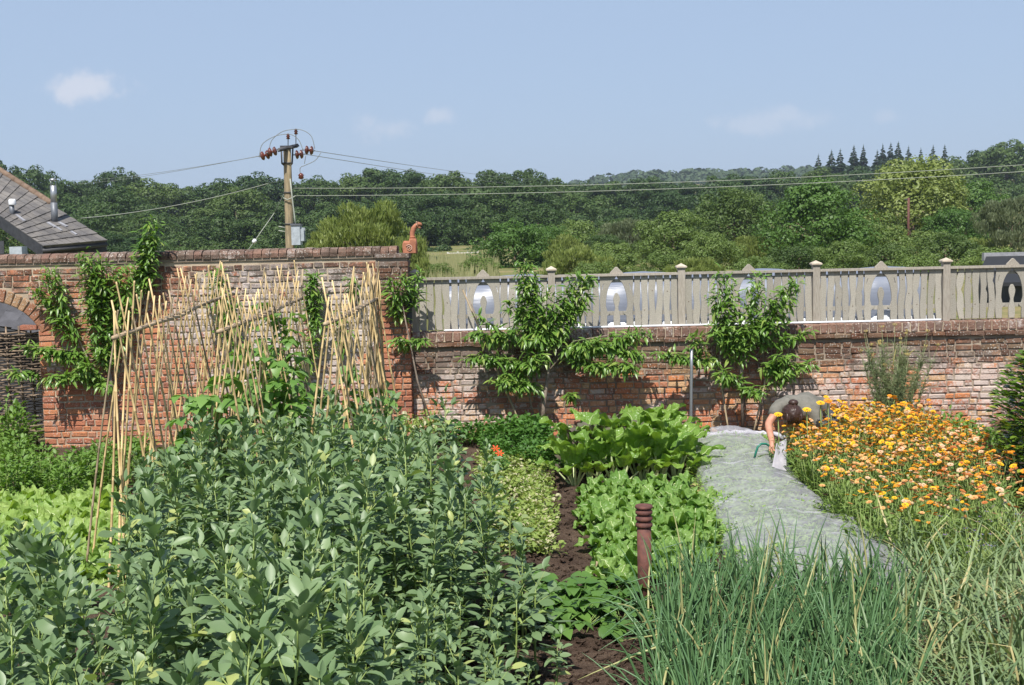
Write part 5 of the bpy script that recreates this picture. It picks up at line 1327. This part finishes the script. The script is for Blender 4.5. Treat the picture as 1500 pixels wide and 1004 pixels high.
def flower_mesh(name, seed, mat, rad, petals=13, layers=2, cup=.25):
    rn = random.Random(seed); mb = MB()
    for l in range(layers):
        for k in range(petals):
            a = 2*math.pi*(k+.5*l)/petals+rn.uniform(-.08, .08); r = rad*(1-.22*l)*rn.uniform(.9, 1.08); c = cup+.25*l
            d = V((math.cos(a), math.sin(a), c)); s = V((-math.sin(a), math.cos(a), 0))*rad*.19
            e = V((math.cos(a), math.sin(a), c*.35-.12))
            mb.add([V((0, 0, .002*l))-s*.4, d*r*.55-s, d*r*.55+e*r*.45-s*.7, d*r*.55+e*r*.47+s*.7, d*r*.55+s, V((0, 0, .002*l))+s*.4], [(0, 1, 2, 3, 4, 5)])
    lathe(mb, [(rad*.24, .004), (rad*.27, rad*.16), (rad*.15, rad*.26)], (0, 0, 0), 8, 1)
    tube(mb, [(0, 0, .002), (0, .0, -.05), (.008, .008, -.16)], [.006, .0035, .003], 4, 2)
    return mb.mesh(name, [mat, MT['f_centre'], MT['stem_g']], False)
FLW = {k: [flower_mesh('flower', 3*i+j, MT[k], .042) for j in range(2)] for i, k in enumerate(('f_orange', 'f_yellow', 'f_apricot', 'f_peach', 'f_rust'))}
def bud_mesh(seed, k):
    mb = MB(); lathe(mb, [(.004, -.004), (.013, .004), (.015, .014), (.009, .024), (.003, .027)], (0, 0, 0), 8, 0)
    tube(mb, [(0, 0, 0), (.003, 0, -.06), (.01, .006, -.16)], [.003, .003, .0025], 4, 1); return mb.mesh('bud', [MT[k], MT['stem_g']])
BUD = [bud_mesh(1, 'cal_g'), bud_mesh(2, 'straw'), bud_mesh(3, 'f_centre')]
CB = [[('stems', stems_mesh(60+s, 9, .16, .46, MT['stem_g'], .004), Matrix(), 'stuff'), ('foliage', bush_mesh(60+s, 190, .2, .46, .075, .26, MT['cal_g'], LANCE), Matrix(), 'stuff')] for s in range(4)]
def marigolds():
    n = 0; tries = 0
    pos = []
    while n < 120 and tries < 6000:
        tries += 1
        x, y = U(2.8, 5.6), U(9.7, 14.9); u, v = Q((x, y, .5))
        left = interp([(600, 1200), (628, 1166), (660, 1180), (700, 1222), (745, 1275), (775, 1330)], v)
        if not (left < u < interp([(600, 1330), (640, 1420), (680, 1470), (760, 1460)], v)) or v > 772 or v < interp([(1150, 622), (1230, 600), (1330, 603), (1400, 630), (1470, 650)], u): continue
        if any((x-a)**2+(y-b)**2 < .045 for a, b in pos): continue
        pos.append((x, y)); n += 1
        dense = interp([(600, 34), (655, 27), (690, 16), (730, 10), (770, 8)], v)
        lb = 'orange and apricot pot marigold clump in the thick flowering bed at the right'
        r = inst(random.choice(CB), 'pot_marigold', lb, 'flower', (x, y, 0), U(0, 6), 'pot marigolds at the right', U(.9, 1.12))
        for k in range(max(2, int(dense+U(-1, 1.5)))):
            if v < 650: c = random.choices(list(FLW), (5, 9, 3, 1, .8))[0]
            elif u > 1350: c = random.choices(list(FLW), (3, 2, 3, 2, 2.2))[0]
            else: c = random.choices(list(FLW), (2.5, 4, 4, 2.5, .6))[0]
            a = U(0, 6.28); q = .22*math.sqrt(random.random())
            if random.random() < .16: link('bud', random.choice(BUD), r, Matrix.Translation((U(-.2, .2), U(-.2, .2), U(.42, .6))) @ Matrix.Rotation(U(-.5, .5), 4, 'X'))
            link('flower', random.choice(FLW[c]), r, Matrix.Translation((q*math.cos(a), q*math.sin(a), U(.46, .62))) @ Matrix.Rotation(-r.rotation_euler.z, 4, 'Z') @ Matrix.Rotation(U(-.5, .45), 4, 'X') @ Matrix.Rotation(U(-.5, .5), 4, 'Y') @ Matrix.Scale(U(.38, .80), 4))
    for (u, v, c, Y, lb) in ((1140, 608, 'f_yellow', 13.0, 'yellow marigold below the bending person, nearest the arm'), (1182, 601, 'f_yellow', 12.9, 'tall yellow marigold right of the head of the person'), (1202, 591, 'f_yellow', 13.4, 'tall yellow marigold at the back of the person'), (1213, 588, 'f_orange', 13.5, 'tall orange marigold standing highest by the person')):
        p = P(u, v, Y); t = thing('pot_marigold', lb, 'flower', (p.x, p.y, 0))
        mb = MB(); tube(mb, [(.03, .02, 0), (.01, .01, p.z*.6), (0, 0, p.z-.03)], .004, 5); mb.obj('stem', MT['stem_g'], t)
        link('flower', FLW[c][0], t, Matrix.Translation((0, 0, p.z)) @ Matrix.Rotation(.35, 4, 'X') @ Matrix.Scale(1.15, 4))
        link('foliage', CB[1][1][1], t, Matrix.Diagonal((.5, .5, max(.4, p.z/.6), 1)))['kind'] = 'stuff'
    print('marigold', n)
    fm = flower_mesh('flower', 91, MT['f_red'], .04, 6, 1, .5)
    for (u, v, lb) in ((726, 658, 'red nasturtium bloom by the parsley, the left one'), (732, 665, 'red nasturtium bloom by the parsley, the right one')):
        g = G(u, v, .3); t = thing('nasturtium', lb, 'flower', (g.x, g.y, 0)); link('flower', fm, t, Matrix.Translation((0, 0, .3)) @ Matrix.Rotation(.7, 4, 'X') @ Matrix.Scale(1.3, 4))
        mb = MB(); tube(mb, [(0, 0, 0), (.02, 0, .15), (0, 0, .29)], .003, 4); mb.obj('stem', MT['stem_g'], t); link('foliage', PA[0][1][1], t)['kind'] = 'stuff'
    bm_ = flower_mesh('flower', 95, MT['blue'], .022, 5, 1, .2)
    for k, (u, v) in enumerate(((1385, 762), (1408, 742), (1432, 770), (1452, 748), (1470, 742), (1488, 760), (1436, 800), (1420, 785))):
        g = G(u, v, .5); r = inst(CB[k % 4], 'borage', 'blue flowered borage plant among the garlic leaves', 'flower', (g.x, g.y, 0), U(0, 6), 'borage among the garlic', .9)
        for j in range(9):
            a = U(0, 6.28); q = U(0, .14); link('flower', bm_, r, Matrix.Translation((q*math.cos(a), q*math.sin(a), U(.42, .62))) @ Matrix.Rotation(U(-.2, .9), 4, 'X'))
marigolds()
def right_bush():
    t = thing('laurel_bush', 'glossy green laurel bush cut off by the right edge above the marigolds', 'bush', (5.46, 12.0, 0))
    mb = MB(); rn = random.Random(3)
    for k in range(5200):
        z = rn.uniform(.1, 1.62); rad = .62*math.sqrt(max(.02, 1-((z-.62)/1.02)**2))
        a = rn.uniform(0, 6.28); q = rad*rn.uniform(.55, 1)*(1+.18*math.sin(3*a+5*z)); d = V((math.cos(a), math.sin(a), rn.uniform(-.1, .9))).normalized()
        leaf(mb, (q*math.cos(a), q*math.sin(a), z), d, V((rn.uniform(-.4, .4), rn.uniform(-.4, .4), 1)), rn.uniform(.07, .115), .05, (.15, .9, .9, .1), .4, .2)
    mb.obj('foliage', MT['laurel'], t)['kind'] = 'stuff'
    link('stems', stems_mesh(5, 14, .5, 1.4, MT['bark'], .012), t)['kind'] = 'stuff'
right_bush()
def fennel():
    t = thing('bronze_fennel', 'feathery fennel plant with dry seed heads standing before the right wall', 'fennel', (P(1310, 600, 15.7).x, 15.7, 0))
    rn = random.Random(8); st = MB(); fo = MB(); hd = MB()
    for k in range(36):
        a = rn.uniform(0, 6.28); q = rn.uniform(.08, .56); h = rn.uniform(.85, 1.5)
        b = V((q*.25*math.cos(a), q*.2*math.sin(a), 0)); tp = V((q*math.cos(a), q*.45*math.sin(a), h)); m = b.lerp(tp, .5)+V((0, 0, .04))
        tube(st, [b, m, tp], [.006, .005, .002], 4)
        for j in range(110):
            s = rn.uniform(.12, .85); p = b.lerp(tp, s); d = V((rn.uniform(-1, 1), rn.uniform(-1, 1), rn.uniform(.1, 1))).normalized(); l = rn.uniform(.06, .17)
            tube(fo, [p, p+d*l*.6+V((0, 0, .01)), p+d*l], [.0034, .003, .0012], 3, 0, False)
        if rn.random() < .6:
            for j in range(10):
                d = V((rn.uniform(-1, 1), rn.uniform(-1, 1), 1.2)).normalized()*.05; tube(hd, [tp, tp+d], [.001, .003], 3)
    for (u, v, u2, v2) in ((1306, 545, 1312, 512), (1330, 520, 1340, 512), (1350, 560, 1362, 550), (1276, 530, 1280, 516)):
        p, q = P(u, v, 15.6)-t.location, P(u2, v2, 15.6)-t.location; tube(hd, [p, q], [.006, .003], 4)
    st.obj('stems', MT['fennel'], t)['kind'] = 'stuff'; fo.obj('foliage', MT['fennel'], t)['kind'] = 'stuff'; hd.obj('seed_heads', MT['fennel_s'], t)['kind'] = 'stuff'
fennel()

# ------------------------------------------------------------------ net covered bed
def net_bed():
    def edge(y):   # left and right edge of the cover
        return interp([(9.2, 1.75), (10.5, 1.78), (12, 1.9), (14.5, 2.1), (15.6, 2.25)], y), interp([(9.2, 3.30), (10.3, 3.16), (12, 2.98), (14.5, 3.15), (15.6, 3.2)], y)
    nx, ny = 46, 130; vs = []
    for j in range(ny+1):
        y = lerp(9.2, 15.75, j/ny); a, b = edge(y)
        for i in range(nx+1):
            q = i/nx; x = lerp(a, b, q); s = math.sin(math.pi*q)**.26
            ends = min(1, (y-9.2)/.5, (15.75-y)/.35); ends = max(0, ends)**.5
            h = .22*s*ends*(1+.30*fbm((x*1.6, y*1.2, 7))) + .040*fbm((x*2.6, y*3.0, 2))+.012*fbm((x*8, y*14, 5))
            vs.append((x, y, .05+max(.0, h)))
    fs = [(j*(nx+1)+i, j*(nx+1)+i+1, (j+1)*(nx+1)+i+1, (j+1)*(nx+1)+i) for j in range(ny) for i in range(nx)]
    mb = MB(); mb.add(vs, fs); tag(mb.obj('crop_net', MT['net']), 'white insect netting draped over a long crop bed', 'net')
    lw = [('foliage', bush_mesh(70+s, 300, .16, .29, .05, .34, MT['lettuce'], LANCE), Matrix(), 'stuff') for s in range(3)]
    y = 9.5
    while y < 15.4:
        a, b = edge(y); x = a+.14
        while x < b-.1:
            if random.random() < .86: inst([random.choice(lw)], 'carrot_plant', 'feathery green carrot plant showing through the white net', 'vegetable', (x+U(-.05, .05), y+U(-.05, .05), .0), U(0, 6), 'carrots under the net', (U(.9, 1.1), U(.9, 1.1), U(.66, .84)))
            x += .24
        y += .24
    # lifted corner and rolled back edge
    mb = MB(); vs = []; n, k = 10, 8
    a, b, c, d = P(1137, 650, 13.0), P(1152, 643, 13.2), P(1152, 690, 12.8), P(1131, 684, 12.7)
    for i in range(n+1):
        for j in range(k+1):
            p = a.lerp(b, i/n).lerp(d.lerp(c, i/n), j/k); vs.append(p+V((.010*fbm((i*.3, j*.2, 3)), .015*fbm((i*.3, j*.3, 1)), 0)))
    mb.add(vs, [(i*(k+1)+j, i*(k+1)+j+1, (i+1)*(k+1)+j+1, (i+1)*(k+1)+j) for i in range(n) for j in range(k)])
    tag(mb.obj('net_flap', MT['hem']), 'lifted white flap of netting below the hand', 'net')
    mb = MB(); tube(mb, [P(lerp(1022, 1150, i/24), lerp(640, 634, math.sin(i/24*3.1)), 15.75)+V((0, .05*fbm((i*.6, 4, 2)), .05*fbm((i*.45, 2, 2)))) for i in range(25)], [.032+.02*fbm((i*.7, 0, 1)) for i in range(25)], 8); tag(mb.obj('net_roll', MT['hem']), 'rolled far hem of the white netting by the wall', 'net')
    mb = MB(); pts = [P(u, v, 13.2+dy) for u, v, dy in ((1105, 672, 0), (1107, 664, 0), (1110, 655, 0), (1115, 650.5, .02), (1122, 650.5, .05), (1131, 656, .08), (1140, 662, .1), (1150, 670, .15), (1158, 680, .2))]
    tube(mb, pts, .013, 8); tag(mb.obj('hoop', MT['hoop']), 'green plastic hoop held in the hand over the net', 'hoop')
net_bed()

# ------------------------------------------------------------------ clay pipe post, stake, straw
def pipe():
    g = G(945, 905, 0); top = P(945, 741, g.y).z
    t = thing('clay_pipe', 'rusty brown clay pipe with ringed collar standing upright by the onions', 'pipe', (g.x, g.y, 0))
    mb = MB(); lathe(mb, [(.052, -.05), (.052, top-.16)], (0, 0, 0), 20); mb.obj('shaft', MT['rust'], t)
    for k in range(3):
        z = top-.15+k*.047; mb = MB(); lathe(mb, [(.052, z-.01), (.063, z), (.063, z+.018), (.052, z+.028), (.050, z+.037)], (0, 0, 0), 20); mb.obj('ring', MT['rust'], t)
    mb = MB(); lathe(mb, [(.062, top-.018), (.067, top-.01), (.062, top+.004), (.04, top+.006)], (0, 0, 0), 20); mb.obj('rim', MT['rust'], t)
    g = G(873, 852, 0); mb = MB(); q = P(874, 814, g.y); tube(mb, [(g.x, g.y, -.05), (g.x+.01, g.y, q.z*.5), tuple(q)], [.013, .012, .011], 7); tag(mb.obj('wooden_stake', MT['cane_old']), 'short bare stake standing in the soil before the leaf beet', 'stake')
    mb = MB()
    for k in range(110):
        u, v = U(850, 1050), U(706, 726); p = G(u, v, .05); d = rdir(-.2, .3); leaf(mb, p, d, V((0, 0, 1)), U(.08, .16), .05, OVATE, .5, .2)
    tag(mb.obj('withered_leaves', MT['straw']), 'withered fallen leaves between the chard and the leaf beet', 'leaves', kind='stuff')
pipe()

# ------------------------------------------------------------------ the person bending over the net
def skin_mesh(name, verts, edges, rad, mat, root=0, sub=2):
    me = bpy.data.meshes.new(name); me.from_pydata([tuple(v) for v in verts], edges, [])
    ob = bpy.data.objects.new(name, me); C.objects.link(ob)
    sk = ob.modifiers.new('skin', 'SKIN'); sk.use_smooth_shade = True
    for i, q in enumerate(me.skin_vertices[0].data):
        r = rad[i]; q.radius = r if isinstance(r, tuple) else (r, r); q.use_root = (i == root)
    sb = ob.modifiers.new('sub', 'SUBSURF'); sb.levels = sub; sb.render_levels = sub
    bpy.context.view_layer.update()
    m2 = bpy.data.meshes.new_from_object(ob.evaluated_get(bpy.context.evaluated_depsgraph_get()))
    bpy.data.objects.remove(ob); m2.name = name; m2.materials.clear(); m2.materials.append(mat)
    m2.polygons.foreach_set('use_smooth', [True]*len(m2.polygons))
    return m2
def person():
    t = thing('person', 'person in an olive t-shirt bending low over the net, brown hair tied up', 'person')
    hip = V((3.62, 14.36, .60)); mid = V((3.51, 14.08, .74)); ch = V((3.27, 13.84, .775)); nb = V((3.14, 13.68, .77)); hd = V((3.12, 13.52, .715)); cn = V((3.115, 13.44, .67))
    sR = P(1143, 594, 13.74); eR = P(1125, 622, 13.58); wR = P(1131, 648, 13.30); hR = P(1131, 656, 13.25)
    sL = V((3.42, 13.68, .69)); eL = V((3.46, 13.62, .42)); wL = V((3.36, 13.46, .24)); hL = V((3.33, 13.42, .17))
    kR, kL = V((3.42, 13.98, .40)), V((3.78, 14.0, .40)); aR, aL = V((3.55, 14.28, .09)), V((3.88, 14.30, .09)); tR, tL = aR+V((-.05, -.2, -.05)), aL+V((.0, -.2, -.05))
    vs = [hip, mid, ch, nb, hd, cn, sR, eR, wR, hR, sL, eL, wL, hL, kR, aR, tR, kL, aL, tL]
    rd = [.105, .095, .095, .052, .088, .07, .052, .047, .034, .036, .052, .047, .034, .036, .075, .05, .042, .075, .05, .042]
    ed = [(0, 1), (1, 2), (2, 3), (3, 4), (4, 5), (2, 6), (6, 7), (7, 8), (8, 9), (2, 10), (10, 11), (11, 12), (12, 13), (0, 14), (14, 15), (15, 16), (0, 17), (17, 18), (18, 19)]
    def hand(h, wr, flip):
        d = (h-wr).normalized(); s = d.cross(V((0, -1, .2))).normalized()*flip; n = d.cross(s)
        bi = 9 if flip > 0 else 13
        for k, (o, l) in enumerate(((-.028, .062), (-.010, .074), (.009, .070), (.026, .054))):
            b = h+s*o+d*.025; m1 = b+d*l*.45-V((0, .012, 0)); m2 = m1+d*l*.35+V((0, .016, 0)); 
            i = len(vs); vs.extend([b, m1, m2]); rd.extend([.0115, .010, .008]); ed.extend([(bi, i), (i, i+1), (i+1, i+2)])
        b = h-s*.035-d*.01; i = len(vs); vs.extend([b, b-s*.012+d*.028, b-s*.006+d*.052]); rd.extend([.014, .011, .008]); ed.extend([(bi, i), (i, i+1), (i+1, i+2)])
    hand(hR, wR, 1); hand(hL, wL, -1)
    link('body', skin_mesh('body', vs, ed, rd, MT['skin'], 0), t)
    m1 = sR.lerp(eR, .62); m2 = sL.lerp(eL, .62)
    sv = [hip.lerp(mid, -.1), mid, ch, nb.lerp(ch, .12), sR, m1, sL, m2]
    shirt = skin_mesh('shirt', sv, [(0, 1), (1, 2), (2, 3), (2, 4), (4, 5), (2, 6), (6, 7)], [.175, .158, .160, .105, .092, .074, .092, .074], MT['shirt'], 1)
    for v in shirt.vertices:
        q = v.co; nrm = v.normal
        v.co = q+nrm*(.012*math.sin(26*q.x+9*q.z+3*fbm((q.x*6, q.y*6, q.z*6), 2))*(.4+.6*abs(fbm((q.x*4, q.y*4, 1), 2)))+.012*fbm((q.x*9, q.y*9, q.z*9), 3))
    link('shirt', shirt, t)
    link('trousers', skin_mesh('trousers', [hip, kR, aR+V((0, 0, .03)), kL, aL+V((0, 0, .03)), hip.lerp(mid, .55)], [(0, 1), (1, 2), (0, 3), (3, 4), (0, 5)], [.16, .095, .068, .095, .068, .135], MT['trouser'], 0), t)
    # head: the hair cap, tied bun, ears, nose, eyes
    ax = (cn-nb).normalized(); mb = MB(); c = hd+V((0, -.005, .012))
    bm = bmesh.new(); bmesh.ops.create_uvsphere(bm, u_segments=64, v_segments=32, radius=1)
    for v in bm.verts:
        q = v.co.copy(); r = .122*(1+.05*fbm((q.x*5, q.y*2, q.z*5), 2)+.028*math.sin(math.atan2(q.x, q.z)*17+3*q.y))
        v.co = V((q.x*r*.93, q.y*r*1.12, q.z*r*.98))
    me = bpy.data.meshes.new('hair'); bm.to_mesh(me); bm.free(); me.materials.append(MT['hair']); me.polygons.foreach_set('use_smooth', [True]*len(me.polygons))
    hair = link('hair', me, t, Matrix.Translation(c))
    mb = MB(); b0 = V((.012, .0, .122)); vs2 = []
    lathe(mb, [(.02, -.03), (.05, -.015), (.058, .008), (.045, .03), (.015, .042)], tuple(b0), 12); mb.obj('bun', MT['hair'], hair)
    for k in range(7):
        mb = MB(); a = -.9+k*.3; tube(mb, [(.09*math.sin(a), -.07, .045), (.10*math.sin(a), -.105, -.03), (.085*math.sin(a), -.095, -.10)], [.016, .018, .006], 6); mb.obj('lock', MT['hair'], hair)
    for s in (-1, 1):
        mb = MB(); lathe(mb, [(.004, -.02), (.016, -.012), (.018, .006), (.006, .02)], (c.x+s*.100, c.y+.02, c.z-.05), 8); mb.obj('ear', MT['skin'], t)
        mb = MB(); lathe(mb, [(.003, -.008), (.010, 0), (.003, .008)], (c.x+s*.034, c.y-.03, c.z-.108), 8); mb.obj('eye', MT['eye'], t)
    mb = MB(); tube(mb, [(c.x, c.y-.035, c.z-.10), (c.x, c.y-.01, c.z-.125), (c.x, c.y+.005, c.z-.112)], [.008, .014, .01], 6); mb.obj('nose', MT['skin'], t)
    mb = MB(); tube(mb, [(c.x-.022, c.y+.03, c.z-.104), (c.x, c.y+.026, c.z-.109), (c.x+.022, c.y+.03, c.z-.104)], [.003, .006, .003], 5); mb.obj('mouth', MT['skin'], t)
person()

# ------------------------------------------------------------------ summer haze over the countryside
def haze():
    mb = MB(); box(mb, (-1900, -80, -4), (1900, 1900, 90))
    m, nt = new_mat('summer_haze'); v = nd(nt, 'ShaderNodeVolumePrincipled', {'Color': (.74, .84, 1.0), 'Density': HAZE, 'Anisotropy': .2})
    o = nt.nodes.new('ShaderNodeOutputMaterial'); nt.links.new(v.outputs[0], o.inputs['Volume'])
    tag(mb.obj('haze', m, None, False), 'thin pale summer haze over the whole view', 'haze', kind='stuff')
HAZE = .00018
haze()
